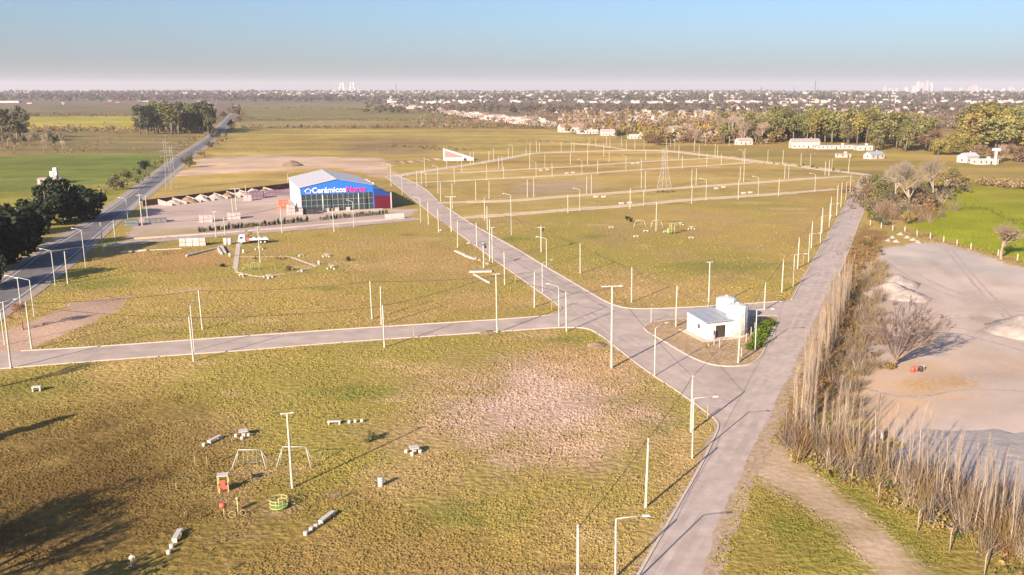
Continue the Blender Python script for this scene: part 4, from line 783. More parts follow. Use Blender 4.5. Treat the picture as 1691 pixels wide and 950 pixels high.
for x, y, lab in [(527, 437, 'pale litter bin at the tip of the path loop'), (402.5, 418, 'pale litter bin beside the wide path left of truck'), (380, 424, 'pale litter bin left of the wide path')]:
    o = tag(empty('litter_bin', G(x, y)), lab, 'bin', 'litter bins'); MB().lathe([(0.30, 0), (0.33, 0.05), (0.33, 0.95), (0.28, 1.0)], 12).build('body', M_BENCH, o); MB().lathe([(0.36, 0.97), (0.36, 1.06), (0.2, 1.07)], 12).build('rim', M_BENCH, o)
for i, (x, y, ty) in enumerate([(446.5, 446, 437), (454.5, 451, 436), (484.5, 455, 436), (565, 421, 404), (565.5, 447, 430), (605, 420, 410), (605, 436, 424), (402, 446, 436), (465, 425, 417)]): sapling(x, y, ty, f'thin staked sapling around the path loop, {ordw(i + 1)} of its planting')
bush(478, 447, 2.2, 'olive', 'tall olive bush on the front of the path loop', 'field bushes', 0.8); bush(575, 431, 1.6, 'dark', 'dark round bush right of the path loop', 'field bushes', 0.8); bush(368, 441, 1.3, 'dark', 'dark bush left of the wide path', 'field bushes', 1.0)
for i, (x, y) in enumerate([(470, 428), (462, 430), (457, 427), (421, 428), (425, 424)]): bush(x, y, 0.9, 'dry', f'small dry tuft inside path loop, {ordw(i + 1)} of five', 'dry tufts', 1.0)
# right-hand playground
swing(1050, 1063, 376, 364, 0.8, 'pale swing frame at left of the far playground'); swing(1078, 1091, 376, 364, 0.8, 'pale swing frame behind the far playground pole', 1)
t = tag(empty('slide_tower', G(1110, 387), 0.3), 'yellow green slide tower in the far playground', 'play equipment')
for s_ in (-1, 1):
    for q in (-1, 1): MB().tube([(s_ * 0.6, q * 0.6, 0), (s_ * 0.6, q * 0.6, 3.6)], 0.09, 6).build('post', M_PLAYY, t)
MB().box((0, 0, 1.6), (1.4, 1.4, 0.12)).build('deck', M_PLAYG, t); MB().quad([(0.7, -0.4, 1.6), (0.7, 0.4, 1.6), (3.0, 0.4, 0.15), (3.0, -0.4, 0.15)]).build('chute', M_PLAYY, t); MB().box((0, 0, 3.65), (1.7, 1.7, 0.12)).build('roof', M_PLAYG, t); MB().box((-1.4, 0, 1.3), (0.15, 1.6, 1.6)).build('side_panel', M_PLAYG, t)
table_set(1123, 371, [(1118, 372), (1128, 372)], 'right of the slide tower, farther one'); table_set(1142, 378, [(1137, 379), (1147, 379)], 'right of the slide tower, nearer one')
bench_set((1047, 392), (1053, 392), [], 'left front of the far playground'); bench_set((1006, 377), (1012, 377), [], 'well left of the far playground'); bench_set((1138, 394), (1144, 394), [], 'right front of the far playground'); bench_set((1096, 384), (1102, 384), [], 'left of the slide tower'); bench_set((1063, 383), (1070, 383), [], 'under the left far swing')
for i, (x, y, ty) in enumerate([(1125, 403, 391), (980, 366, 354), (1130, 396, 387), (1119, 384, 372)]): sapling(x, y, ty, f'thin staked sapling near the far playground, {ordw(i + 1)} of four')
for x, lab in ((1035, 'left dark small tree beside the far playground'), (1041, 'right dark small tree beside the far playground')): tree(x, 368 if x == 1035 else 371, 2.8, 'dark', 'round', lab, 'small dark trees', 0.9)
# pairs of low concrete blocks beside the dirt streets
for i, (x, y) in enumerate([(984, 326), (997, 326), (1026, 337), (1040, 336), (1183, 312), (1195, 310), (1228, 320), (1239, 319), (893, 282), (904, 281), (936, 287), (946, 286), (1045, 271), (1053, 270)]):
    a = G(x, y); tag(MB().box((0, 0, 0.35), (2.0, 0.7, 0.7), 0.5).build('concrete_block', M_BENCH, None, a), f'low white concrete block beside the far dirt streets, {ordw(i + 1)} counted from nearest', 'block', 'concrete blocks')
# beams and rubble on the left plot and beside the central road
def beam(p0, p1, w, h, lab, m=None, z=0.0):
    a, b = G(*p0), G(*p1); d = b - a; o = MB().box((0, 0, h / 2 + z), (d.length, w, h)).build('concrete_beam', m or M_BENCH, None, (a + b) / 2, math.atan2(d.y, d.x)); tag(o, lab, 'beam', 'concrete beams on the ground')
beam((200, 418), (219, 416.5), 0.7, 0.5, 'pale concrete beam on the ground, left of the two in line'); beam((221, 416), (242, 414.5), 0.7, 0.5, 'pale concrete beam on the ground, right of the two in line'); beam((243, 414), (300, 411), 0.2, 0.2, 'long thin pole lying on the ground left of pale crates')
beam((308, 424), (363, 410), 0.5, 0.5, 'long concrete pole lying askew below the pale crates'); beam((360, 411), (366, 420), 0.6, 0.5, 'short concrete beam left of the short pair'); beam((366, 408), (372, 419), 0.6, 0.5, 'short concrete beam right of the short pair')
beam((752, 415), (766, 421), 0.9, 0.3, 'flat concrete slab beside the central road, upper one'); beam((766, 422), (785, 429), 0.9, 0.3, 'flat concrete slab beside the central road, lower one'); beam((783, 454), (808, 468), 0.45, 0.35, 'slim concrete beam lying below the transformer pole'); beam((775, 450), (812, 449), 1.2, 0.35, 'low concrete slab at the foot of the transformer pole')
t = tag(empty('crate_stack', G(319, 406), 0.2), 'pale slatted crates stacked on left plot', 'crates')
for i in range(4):
    for j in range(2): MB().box(((i - 1.5) * 1.9, 0, 0.6 + j * 1.22), (1.75, 1.5, 1.12)).build('crate', M_WRAP if i in (0, 3) else M_BENCH, t)
for x, w_ in ((373, 'left'), (380, 'right')): tag(MB().lathe([(0.55, 0), (0.6, 0.1), (0.6, 1.9), (0.5, 2.0)], 12).build('concrete_pipe', M_BENCH, None, G(x, 404)), f'{w_} upright concrete pipe between crates and truck', 'pipe', 'concrete pipes')
for i, (x, y, s_) in enumerate([(728, 381, 0.8), (734, 380, 0.6), (775, 402, 0.8), (793, 430, 0.9), (800, 434, 0.7), (806, 436, 0.8), (786, 427, 0.6), (803, 429, 0.6)]):
    tag(put('rubble_heap', HE_[i % 3] if i % 2 else HG_[i % 3], None, G(x, y), i, (1.1 * s_, 1.1 * s_, 0.8 * s_)), f'small rubble heap on the left verge of central road, {ordw(i + 1)} from far', 'heap', 'rubble heaps')
tag(put('rubble_heap', HE_[1], None, G(804, 550), 1, (2.0, 1.3, 0.5)), 'low pinkish rubble at foot of small double lamp pole', 'heap', 'rubble heaps')
tag(put('rubble_heap', HE_[0], None, G(985, 570), 2, (2.2, 2.0, 0.6)), 'low rubble heap at the near junction corner', 'heap', 'rubble heaps')
# crane truck
t = tag(empty('crane_truck', G(419, 402), R(14)), 'white crane truck parked facing left at the plot edge', 'truck')
MB().box((0, 0, 0.85), (8.2, 0.9, 0.3)).build('chassis', M_DARK, t)
cb = MB(); prof = [(-4.3, 0.7), (-4.3, 1.6), (-4.05, 2.75), (-2.3, 2.75), (-2.3, 0.7)]
for y in (-1.15, 1.15): cb.quad([(x, y, z) for x, z in (prof if y > 0 else prof[::-1])])
for (xa, za), (xb, zb) in zip(prof, prof[1:] + prof[:1]): cb.quad([(xa, -1.15, za), (xb, -1.15, zb), (xb, 1.15, zb), (xa, 1.15, za)])
cab = cb.build('cab', M_SIGNW, t); MB().quad([(-4.31, -1.0, 1.65), (-4.31, 1.0, 1.65), (-4.10, 1.0, 2.6), (-4.10, -1.0, 2.6)]).build('windscreen', M_GLASS, cab); MB().box((-3.4, -1.16, 2.05), (1.0, 0.04, 0.7)).build('window', M_GLASS, cab); MB().box((-4.32, 0, 0.75), (0.15, 2.2, 0.3)).build('bumper', M_DARK, cab)
MB().box((-1.5, 0, 1.5), (0.9, 1.6, 1.4)).build('crane_base', M_PLAYR, t); MB().tube([(-1.5, 0, 2.2), (-1.5, 0, 3.4), (-0.3, 0.2, 3.2)], 0.22, 6).build('crane_boom', mat('rust_red', (0.28, 0.09, 0.07)), t)
MB().box((1.7, 0, 1.25), (5.4, 2.4, 0.2)).build('bed', M_SIGNW, t)
for s_ in (-1, 1): MB().box((1.7, s_ * 1.17, 1.5), (5.4, 0.06, 0.4)).build('side_board', M_SIGNW, t)
for x in (0.2, 1.8, 3.4): MB().box((x, 0, 1.62), (1.0, 1.8, 0.55)).build('cargo_block', M_BENCH, t)
for x in (-3.5, 2.2, 3.4):
    for s_ in (-1, 1):
        wv = MB().tube([(x, s_ * 0.8, 0.5), (x, s_ * 1.15, 0.5)], 0.5, 14).build('wheel', M_DARK, t); MB().tube([(x, s_ * 1.14, 0.5), (x, s_ * 1.17, 0.5)], 0.24, 10).build('rim', M_LAMP, wv)

# ------------------------------------------------------------------ person
def person(loc, rz):
    t = tag(empty('person', loc, rz), 'standing person in white shirt and dark trousers, arms bent in front', 'person')
    V = {'pel': (0, 0, 0.95, .15, .11), 'wai': (0, 0, 1.08, .135, .10), 'che': (0, .01, 1.30, .165, .115), 'nec0': (0, 0.02, 1.45, .075, .07), 'nec': (0, 0.0, 1.53, .052, .052), 'hd0': (0, -.02, 1.60, .078, .088), 'hd': (0, -.01, 1.70, .078, .09), 'hd1': (0, 0, 1.765, .05, .06)}
    E_ = [('pel', 'wai'), ('wai', 'che'), ('che', 'nec0'), ('nec0', 'nec'), ('nec', 'hd0'), ('hd0', 'hd'), ('hd', 'hd1')]
    for s_, k in ((-1, 'l'), (1, 'r')):
        V.update({k + 'sh': (s_ * .19, .01, 1.40, .062, .06), k + 'el': (s_ * .25, .02, 1.12, .045, .045), k + 'wr': (s_ * .12, -.24, 1.16, .032, .03), k + 'ha': (s_ * .07, -.31, 1.18, .042, .022), k + 'hip': (s_ * .09, 0, .88, .09, .095), k + 'kn': (s_ * .11, -.01, .48, .06, .065), k + 'an': (s_ * .12, .03, .09, .042, .045), k + 'he': (s_ * .12, .03, .045, .045, .045), k + 'to': (s_ * .14, -.16, .035, .045, .03)})
        E_ += [('che', k + 'sh'), (k + 'sh', k + 'el'), (k + 'el', k + 'wr'), (k + 'wr', k + 'ha'), ('pel', k + 'hip'), (k + 'hip', k + 'kn'), (k + 'kn', k + 'an'), (k + 'an', k + 'he'), (k + 'he', k + 'to')]
        for f_ in range(5):
            a = (f_ - 1.5) * 0.016; ln = (.06, .075, .08, .07, .05)[f_]
            if f_ < 4: p0 = (s_ * .07 + a, -.33, 1.19); p1 = (s_ * .06 + a, -.33 - ln * .6, 1.185); p2 = (s_ * .05 + a, -.33 - ln * .8, 1.15)
            else: p0 = (s_ * .05, -.29, 1.2); p1 = (s_ * .03, -.31, 1.225); p2 = (s_ * .02, -.33, 1.225)
            for q, p in enumerate((p0, p1, p2)): V[f'{k}f{f_}{q}'] = (*p, .009, .009)
            E_ += [(k + 'ha', f'{k}f{f_}0'), (f'{k}f{f_}0', f'{k}f{f_}1'), (f'{k}f{f_}1', f'{k}f{f_}2')]
    names = list(V); me = bpy.data.meshes.new('body'); me.from_pydata([V[n][:3] for n in names], [(names.index(a), names.index(b)) for a, b in E_], [])
    o = bpy.data.objects.new('body', me); COL.objects.link(o); o.modifiers.new('s', 'SKIN'); sv = me.skin_vertices[0].data
    for i, n in enumerate(names): sv[i].radius = V[n][3:5]; sv[i].use_root = n == 'pel'
    o.modifiers.new('u', 'SUBSURF').levels = 1
    bpy.context.view_layer.update(); m2 = bpy.data.meshes.new_from_object(o.evaluated_get(bpy.context.evaluated_depsgraph_get())); bpy.data.objects.remove(o)
    skin = mat('skin', (0.42, 0.24, 0.17)); shirt = mat('white_shirt', (0.78, 0.76, 0.74)); trs = mat('dark_trousers', (0.09, 0.085, 0.10)); shoe = mat('shoe', (0.05, 0.045, 0.04))
    for m in (skin, shirt, trs, shoe): m2.materials.append(m)
    for p in m2.polygons:
        c = p.center; p.use_smooth = True
        p.material_index = 3 if c.z < 0.07 else 2 if c.z < 0.98 else 1 if (c.z < 1.49 and not (c.y < -0.06 and c.z < 1.3 and abs(c.x) < 0.3)) else 0
    put('body', m2, t)
    MB().lathe([(0.085, 1.665), (0.10, 1.72), (0.085, 1.78), (0.03, 1.81)], 12, (0, 0.025)).build('hair', mat('dark_hair', (0.03, 0.022, 0.018)), t)
    for s_ in (-1, 1): MB().lathe([(0.008, 1.685), (0.011, 1.69), (0.008, 1.70)], 6, (s_ * 0.03, -0.092)).build('eye', M_DARK, t)
    MB().box((0, -0.105, 1.66), (0.022, 0.03, 0.04)).build('nose', skin, t); MB().box((0, -0.10, 1.615), (0.045, 0.012, 0.01)).build('mouth', mat('lip', (0.3, 0.1, 0.09)), t)
person(G(220, 940), R(25))
# ------------------------------------------------------------------ poplars, ditch scrub, gravel yard
def poplar_mesh(seed, n=64):
    rng = random.Random(seed); tr = MB(); tw = MB(); bend = [(0, 0, -0.01), (rng.gauss(0, .008), rng.gauss(0, .008), 0.35), (rng.gauss(0, .014), rng.gauss(0, .014), 0.7), (rng.gauss(0, .02), rng.gauss(0, .02), 1.0)]
    tr.tube(bend, [0.0115, 0.0092, 0.0055, 0.0015], 6, caps=False); P = [Vector(p) for p in bend]
    for i in range(n):
        z = rng.uniform(0.22, 0.93); k = 0 if z < 0.35 else 1 if z < 0.7 else 2; f = (z - P[k].z) / (P[k + 1].z - P[k].z); b = P[k].lerp(P[k + 1], f)
        a = rng.uniform(0, 6.28); L = rng.uniform(0.06, 0.19) * (1.15 - z * 0.6); sp = rng.uniform(0.14, 0.40); d = Vector((math.cos(a) * sp, math.sin(a) * sp, 1)).normalized(); r = 0.0021 * (1.2 - z * 0.7)
        e = b + d * L; o = b + Vector((math.cos(a), math.sin(a), 1.2)).normalized() * L * 0.3
        tw.tube([b, o, e + Vector((math.cos(a), math.sin(a), 0)) * 0.012], [r, r * 0.8, r * 0.25], 3, caps=False)
    return tr.mesh('trunk', M_POP), tw.mesh('branches', M_POP)
POP = [poplar_mesh(100 + i) for i in range(6)]
def poplar(g, h, label):
    t = empty('poplar', g, random.random() * 6); t.rotation_euler = (random.gauss(0, .03), random.gauss(0, .03), random.random() * 6); a, b = random.choice(POP); w = h * random.uniform(0.6, 0.95)
    put('trunk', a, t, scale=(w, w, h)); put('branches', b, t, scale=(w, w, h)); return tag(t, label, 'poplar', 'bare poplars along the road')
pa = smooth(GP([(1392, 486), (1372, 530), (1352, 580), (1334, 630), (1312, 690), (1300, 722)]), 1)
def along(pts, step):
    out = []; acc = 0
    for a, b in zip(pts[:-1], pts[1:]):
        L = (b - a).length
        while acc < L: out.append(a.lerp(b, acc / L)); acc += step
        acc -= L
    return out
k = 0
for p in along(pa, 0.95):
    k += 1; q = p + Vector((random.uniform(0.2, 2.6), random.gauss(0, 0.5), 0)); poplar(q, random.uniform(7.0, 11.5), f'slender bare poplar in the dense row beside the road, {ordw(k)} from the far end')
pb = GP([(1312, 728), (1345, 748), (1400, 772), (1460, 797), (1540, 838), (1620, 888), (1700, 945)]); k = 0
for p in along(pb, 0.62):
    k += 1; q = p + Vector((random.uniform(-0.3, 2.6), random.uniform(-0.3, 3.6), 0)); poplar(q, random.uniform(6.5, 11.5), f'slender bare poplar beside the grassy track, {ordw(k)} from the road corner')
FP = [(1298, 705), (1326, 753), (1365, 775), (1406, 801), (1450, 833), (1515, 880), (1568, 912), (1625, 955)]
for i, (x, y) in enumerate(FP):
    o = MB().tube([(0, 0, 0), (0, 0, 2.2), (0.12, 0.05, 2.5), (0.45, 0.2, 2.75)], [0.075, 0.07, 0.065, 0.05], 6).build('fence_post', mat('weathered_post', (0.34, 0.26, 0.20), var=0.2, scale=2), None, G(x, y), 0.2); tag(o, f'bent top concrete fence post under the poplars, {ordw(i + 1)} from the road', 'fence post', 'bent fence posts')
def scrub(pts, n, kinds, hr, label, group, spread=2.0, w=(0.8, 1.3)):
    L = along(GP(pts), 0.4)
    for i in range(n):
        p = random.choice(L) + Vector((random.gauss(0, spread), random.gauss(0, spread), 0)); kd = random.choice(kinds)
        if kd == 'bare': a = put('bare_shrub', BARE[random.randint(0, 3)][1], None, p, random.random() * 6, [random.uniform(*hr) * f for f in (0.9, 0.9, 1.0)]); tag(a, label[1], 'shrub', group)
        else: bush(0, 0, random.uniform(*hr), kd, label[0], group, random.uniform(*w), loc=p)
def mass(name, pts, n, kinds, hr, label, cat, spread, m=40, wr_=(0.9, 1.5), twiggy=False, rise_=False, px=None):
    """one mesh for growth that nobody could count"""
    rng = np.random.default_rng(n + len(name)); V = []; C_ = []; L_ = None if px else along(GP(pts), 0.5)
    for i in range(n):
        if px: p = G(rng.uniform(*px[0]), rng.uniform(*px[1]))
        else: p = L_[rng.integers(len(L_))] + Vector((rng.normal(0, spread), rng.normal(0, spread), 0))
        h = rng.uniform(*hr); w = h * rng.uniform(*wr_); kk = 5; ce = rng.normal(size=(kk, 3)) * np.array((w * .22, w * .22, h * .16)) + np.array((p.x, p.y, h * .5)); r = np.full(kk, h * .27); r[:2] *= 1.25
        if twiggy:
            b = np.array((p.x, p.y, 0.0)) + rng.normal(size=(m, 3)) * np.array((w * .12, w * .12, 0)); e = np.array((p.x, p.y, 0.0)) + rng.normal(size=(m, 3)) * np.array((w * .33, w * .33, h * .22)) + np.array((0, 0, h * .75)); t_ = rng.normal(size=(m, 3)) * 0.016 * h ** .5
            v = np.stack([b - t_, b + t_, e + t_ * .3, e - t_ * .3], 1).reshape(-1, 3)
        else: v, _ = leaf_cloud(rng, ce, r, m, h * 0.11)
        v[:, 2] = np.maximum(v[:, 2], 0); cc = np.array(kinds[rng.integers(len(kinds))]) * rng.uniform(.75, 1.25); V.append(v); C_.append(np.repeat([[*cc, 1]], len(v), 0))
    V = np.concatenate(V); C_ = np.concatenate(C_); me = raw_mesh(name, V, np.arange(len(V)).reshape(-1, 4), mat('mixed_growth', (0, 0, 0), attr='leafcol', spec=0.05))
    at = me.color_attributes.new('leafcol', 'FLOAT_COLOR', 'POINT'); at.data.foreach_set('color', C_.astype(np.float32).ravel()); tag(put(name, me), label, cat, None, 'stuff')
CO = dict(olive=(0.19, 0.15, 0.042), green=(0.10, 0.105, 0.032), rust=(0.21, 0.115, 0.06), dry=(0.27, 0.185, 0.08), pale=(0.31, 0.23, 0.165), grey=(0.15, 0.125, 0.08), dark=(0.05, 0.05, 0.03), bare=(0.215, 0.16, 0.125), gold=(0.27, 0.175, 0.03))
CL = lambda *k: [CO[q] for q in k]
mass('ditch_brush', [(1434, 395), (1424, 470), (1408, 540), (1392, 600), (1372, 660)], 260, CL('rust', 'dry', 'rust', 'olive', 'dark'), (0.7, 2.0), 'rust brown brush filling the ditch behind the poplar row', 'brush', 1.9, 26)
mass('twig_brush', [(1448, 440), (1436, 520), (1420, 590), (1400, 650), (1395, 700)], 240, CL('pale', 'bare', 'dry'), (1.2, 3.0), 'pale twiggy brush along the gravel yard edge', 'brush', 1.6, 60, twiggy=True)
mass('track_undergrowth', [(1320, 742), (1400, 780), (1500, 826), (1620, 892), (1700, 945)], 300, CL('dry', 'olive', 'rust', 'green', 'bare'), (0.5, 1.5), 'mixed undergrowth beneath the poplars beside the track', 'undergrowth', 1.9, 22)
mass('poplar_saplings', [(1330, 735), (1410, 765), (1500, 800), (1600, 850), (1700, 910)], 330, CL('bare', 'rust', 'dry', 'pale', 'bare'), (1.2, 4.2), 'thicket of thin bare shoots behind the track poplars', 'shoots', 2.0, 44, (0.6, 1.1), True)
# big bare tree in the yard
def fan_tree(seed, m):
    rng = random.Random(seed); tr = MB(); tw = MB(); fork = Vector((0.05, 0, 0.12)); tr.tube([(0, 0, -0.01), (0.01, 0, 0.05), tuple(fork)], [0.032, 0.027, 0.024], 8, caps=False)
    def twig(p, d, L, r, k):
        e = p + d * L + Vector((rng.gauss(0, .06), rng.gauss(0, .06), rng.gauss(0, .04))) * L; tw.tube([p, p.lerp(e, .5) + Vector((0, 0, -.03)) * L, e], [r, r * .7, r * .3], 3, caps=False)
        if k:
            for i in range(3): twig(p.lerp(e, rng.uniform(.35, .95)), (d + Vector((rng.gauss(0, .45), rng.gauss(0, .45), rng.gauss(.1, .35)))).normalized(), L * rng.uniform(.5, .8), r * .7, k - 1)
    for i in range(13):
        a = R(-42 + i * 9.5 + rng.gauss(0, 4)); yv = rng.gauss(0, .35); d = Vector((math.sin(a), yv, math.cos(a))).normalized(); L = (0.72 if a < 0.3 else 0.86) * rng.uniform(.85, 1.1)
        pts = [fork, fork + d * L * .35 + Vector((0, 0, .02)), fork + d * L * .7 + Vector((0, 0, .05)), fork + d * L + Vector((0, 0, .10))]; r = .014
        tw.tube(pts, [r, r * .8, r * .5, r * .2], 4, caps=False)
        for j in range(15):
            f = rng.uniform(.2, 1.0); k = min(int(f * 3), 2); p = pts[k].lerp(pts[k + 1], f * 3 - k); twig(p, (d + Vector((rng.gauss(0, .5), rng.gauss(0, .55), rng.gauss(.12, .35)))).normalized(), L * rng.uniform(.18, .36), .0065, 2)
    zm = max(v[2] for v in tw.v)
    for q in (tr, tw): q.v = [(x / zm, y / zm, z / zm) for x, y, z in q.v]
    return tr.mesh('trunk', m), tw.mesh('crown', m)
bt = fan_tree(3, mat('big_tree_bark', (0.20, 0.14, 0.115), var=0.2, scale=2))
g = G(1474, 606); h = HT(g, 488); t = tag(empty('bare_tree', g), 'large bare leaning tree spreading over the gravel yard', 'tree'); put('trunk', bt[0], t, scale=(h * 1.05, h * 1.0, h)); put('crown', bt[1], t, scale=(h * 1.05, h * 1.0, h))
tag(put('red_debris', HE_[0], None, G(1515, 612), 0.3, (0.1, 0.1, 0.1)), None)
bpy.data.objects.remove(bpy.data.objects['red_debris'])
t = tag(empty('debris_pile', G(1516, 614), 0.2), 'red drums and scrap lying under the big bare tree', 'debris')
for i, (x, y, m) in enumerate([(-1.0, 0, M_PLAYR), (-0.2, 0.3, M_PLAYR), (0.6, 0.1, M_DARK), (1.1, 0.5, M_BENCH)]): MB().lathe([(0.33, 0), (0.33, 0.85), (0.3, 0.88)], 10, (x, y)).build('drum', m, t)
bush(1470, 610, 1.6, 'dry', 'dry yellowish bush at the foot of big bare tree', 'yard bushes', 1.3)
for i, (x, y, rx, ry, hh, lab) in enumerate([(1470, 487, 7, 5, 3.2, 'crushed stone heap at yard edge, middle of three'), (1482, 470, 6, 5, 2.6, 'crushed stone heap at yard edge, farthest of three'), (1498, 492, 6, 4, 2.0, 'crushed stone heap at yard edge, rightmost of three'), (1690, 545, 9, 7, 3.2, 'pale crushed stone heap at the right picture edge'), (1650, 540, 3, 3, 1.0, 'brown earth heap beside the right edge stone heap')]):
    tag(put('stone_heap' if i < 4 else 'earth_heap', HG_[i % 3] if i < 4 else HE_[0], None, G(x, y), i * 1.3, (rx, ry, hh)), lab, 'heap', 'heaps in the gravel yard')
M_SLATE = mat('grey_fine_gravel', (0.40, 0.335, 0.305), var=0.12, scale=0.5, col2=(0.36, 0.30, 0.28), bump=0.10, bscale=1.2, coord='World', detail=6)
mbg = heap_mesh(55, M_SLATE, 40, 8); o = put('gravel_mound', mbg, None, G(1730, 775), 0, (22, 15, 0.8)); tag(o, 'broad grey gravel mound at lower right of the yard', 'mound')
t = tag(empty('culvert_pipe', G(1447, 735), 0.6), 'broken concrete culvert ring lying among the poplars', 'pipe')
MB().tube([(1.1 * math.cos(a), 0, 1.0 + 1.1 * math.sin(a)) for a in np.linspace(-0.4, 3.6, 14)], 0.22, 6).build('ring', M_WRAP, t); MB().box((0, 0.4, 0.2), (2.4, 0.8, 0.4)).build('base_slab', M_PINK, t)
for i, (x, y) in enumerate([(1487, 388), (1474, 393), (1498, 393), (1508, 397), (1467, 398), (1516, 401), (1480, 400)]): tag(put('boulder', HG_[i % 3], None, G(x, y), i, (1.3, 1.0, 0.9)), f'pale boulder at the far gravel yard corner, {ordw(i + 1)} of the group', 'boulder', 'boulders at yard corner')
for i, (x, y) in enumerate([(1437, 372), (1455, 377), (1474, 381), (1494, 383), (1514, 390), (1536, 394), (1558, 400), (1580, 406), (1603, 412), (1648, 423), (1652, 425), (1680, 430)]):
    tag(MB().box((0, 0, 0.95), (0.28, 0.28, 1.9), 0.2, 0.8).build('fence_post', M_CONC, None, G(x, y)), f'pale fence post between the gravel yard and green field, {ordw(i + 1)} from left', 'fence post', 'yard fence posts')
# small stake posts at plot corners
for i, (x, y, hh) in enumerate([(1168, 690, 1.9), (683.6, 560, 2.4), (911, 512, 2.0), (851, 468, 1.6), (1326, 437, 3.0)]): tag(MB().box((0, 0, hh / 2), (0.13, 0.13, hh), 0, 0.8).build('marker_stake', M_WOOD, None, G(x, y)), ['thin marker stake at the near road corner', 'thin marker stake beside the lower left cross street', 'thin marker stake at the upper junction corner', 'thin marker stake left of the central road', 'thin marker stake by the right hand kerb'][i], 'stake')

# ------------------------------------------------------------------ trees around the fields
dk = 'dense dark evergreen tree beside the highway'
for i, (x, y, h, w) in enumerate([(115, 366, 19, 1.15), (80, 372, 16, 1.1), (145, 360, 15, 0.95), (20, 436, 19, 1.05), (-22, 448, 19, 1.1), (50, 415, 14, 1.0), (-60, 415, 16, 1.0), (8, 392, 14, 1.0), (-40, 480, 15, 0.9)]): tree(x, y, h, 'dark', 'dense', dk + [' behind, tallest of the clump', ', middle of the rear clump', ' at the right of the rear clump', ', front clump right half', ', front clump at picture edge', ' between front and rear clump', ', leftmost out of the frame', ' behind the front clump', ' nearest below the front clump'][i], 'dark roadside trees', w)
for i, (x, y, h, lk, sh) in enumerate([(192, 314, 8, 'grey', 'wide'), (210, 306, 8, 'olive', 'round'), (240, 288, 9, 'dark', 'round'), (228, 296, 6, 'grey', 'round'), (312, 277, 8, 'olive', 'wide'), (345, 246, 7, 'grey', 'wide'), (356, 230, 11, 'grey', 'wide')]): tree(x, y, h, lk, sh, ['grey green roadside tree left of the highway, nearest', 'olive roadside tree left of the highway, second', 'dark roundish tree left of the highway at green field', 'grey tree between the olive and dark roadside trees', 'olive tree right of the highway beside dirt lot', 'grey tree right of the highway, farther one', 'tall grey tree right of the highway before the grove'][i], 'highway trees', 1.1)
def scatter(n, xr, yr, hr, kinds, shapes, label, group, wr_=(0.8, 1.15), ref=None):
    for i, x in enumerate(sorted(random.uniform(*xr) for _ in range(n))):
        y = yr[0] + (yr[1] - yr[0]) * random.random(); tree(x, y, random.uniform(*hr), random.choice(kinds), random.choice(shapes), f'{label}, {ordw(i + 1)} from left', group, random.uniform(*wr_))
scatter(42, (230, 347), (214, 223), (26, 35), ['grey', 'green', 'grey', 'dark'], ['tall', 'round', 'tall'], 'tall grey green eucalyptus in the grove left of highway', 'eucalyptus grove', (0.9, 1.3))
scatter(13, (-25, 40), (222, 236), (20, 32), ['grey', 'dark', 'green', 'grey'], ['round', 'tall'], 'tall eucalyptus at the left picture edge', 'left edge eucalyptus')
scatter(16, (-20, 110), (236, 252), (8, 13), ['bare', 'grey'], ['round'], 'greyish leafless tree at the left edge below eucalyptus', 'left edge bare trees')
scatter(18, (352, 396), (178, 216), (12, 19), ['grey', 'bare', 'dark', 'rust'], ['round', 'wide'], 'roadside tree lining the distant highway', 'distant highway trees')
mass('roadside_scrub', [(178, 322), (215, 303), (250, 280), (280, 257), (300, 244), (330, 228), (352, 210)], 150, CL('grey', 'olive', 'dry', 'bare', 'dark'), (1.2, 4.0), 'grey olive scrub along the left side of the highway', 'scrub', 2.4, 30)
mass('verge_scrub', [(330, 262), (360, 238), (382, 214), (398, 190), (404, 178)], 130, CL('grey', 'olive', 'bare', 'rust'), (1.5, 6.0), 'scrub along the right side of the distant highway', 'scrub', 4.0, 30)
mass('boundary_scrub', None, 150, CL('rust', 'bare', 'dry', 'grey'), (3, 8), 'brown scrub along the left field boundary', 'scrub', 0, 30, px=((-40, 240), (213, 221)))
mass('strip_scrub', None, 120, CL('rust', 'dry', 'olive', 'bare'), (1.5, 4), 'low brown scrub on the left scrub strip', 'scrub', 0, 26, px=((-40, 300), (228, 255)))
scatter(26, (1272, 1340), (228, 236), (22, 32), ['olive', 'green', 'olive'], ['tall', 'round'], 'tall olive tree in the wood behind the long shed, left part', 'wood behind shed left', (0.9, 1.3))
scatter(52, (1335, 1450), (228, 238), (20, 32), ['olive', 'olive', 'golden', 'green', 'olive'], ['tall', 'round'], 'tall olive tree in the wood behind the long shed', 'wood behind shed', (0.9, 1.3))
scatter(24, (1440, 1535), (232, 252), (18, 30), ['olive', 'green', 'olive'], ['tall', 'round'], 'tall green tree at right end of the wood', 'wood right end', (0.9, 1.3))
scatter(22, (1180, 1272), (226, 238), (17, 27), ['olive', 'green', 'olive', 'bare'], ['tall', 'round'], 'tall tree at left end of the wood', 'wood left end')
scatter(16, (1125, 1270), (228, 240), (9, 15), ['bare', 'rust', 'bare'], ['round', 'wide'], 'leafless brown tree behind the far plots', 'brown trees behind plots')
scatter(20, (1530, 1600), (238, 258), (10, 20), ['golden', 'olive', 'golden', 'rust'], ['round', 'wide'], 'golden leaved tree left of the white gable house', 'golden trees')
scatter(44, (1590, 1740), (220, 248), (25, 37), ['olive', 'green', 'golden', 'olive'], ['tall', 'round', 'wide'], 'tall green tree behind the white gable house', 'trees behind gable house', (1.0, 1.4))
scatter(14, (1610, 1700), (262, 270), (8, 14), ['rust', 'bare', 'rust'], ['wide', 'round'], 'rust brown leafless tree around the white gable house', 'brown trees around gable house')
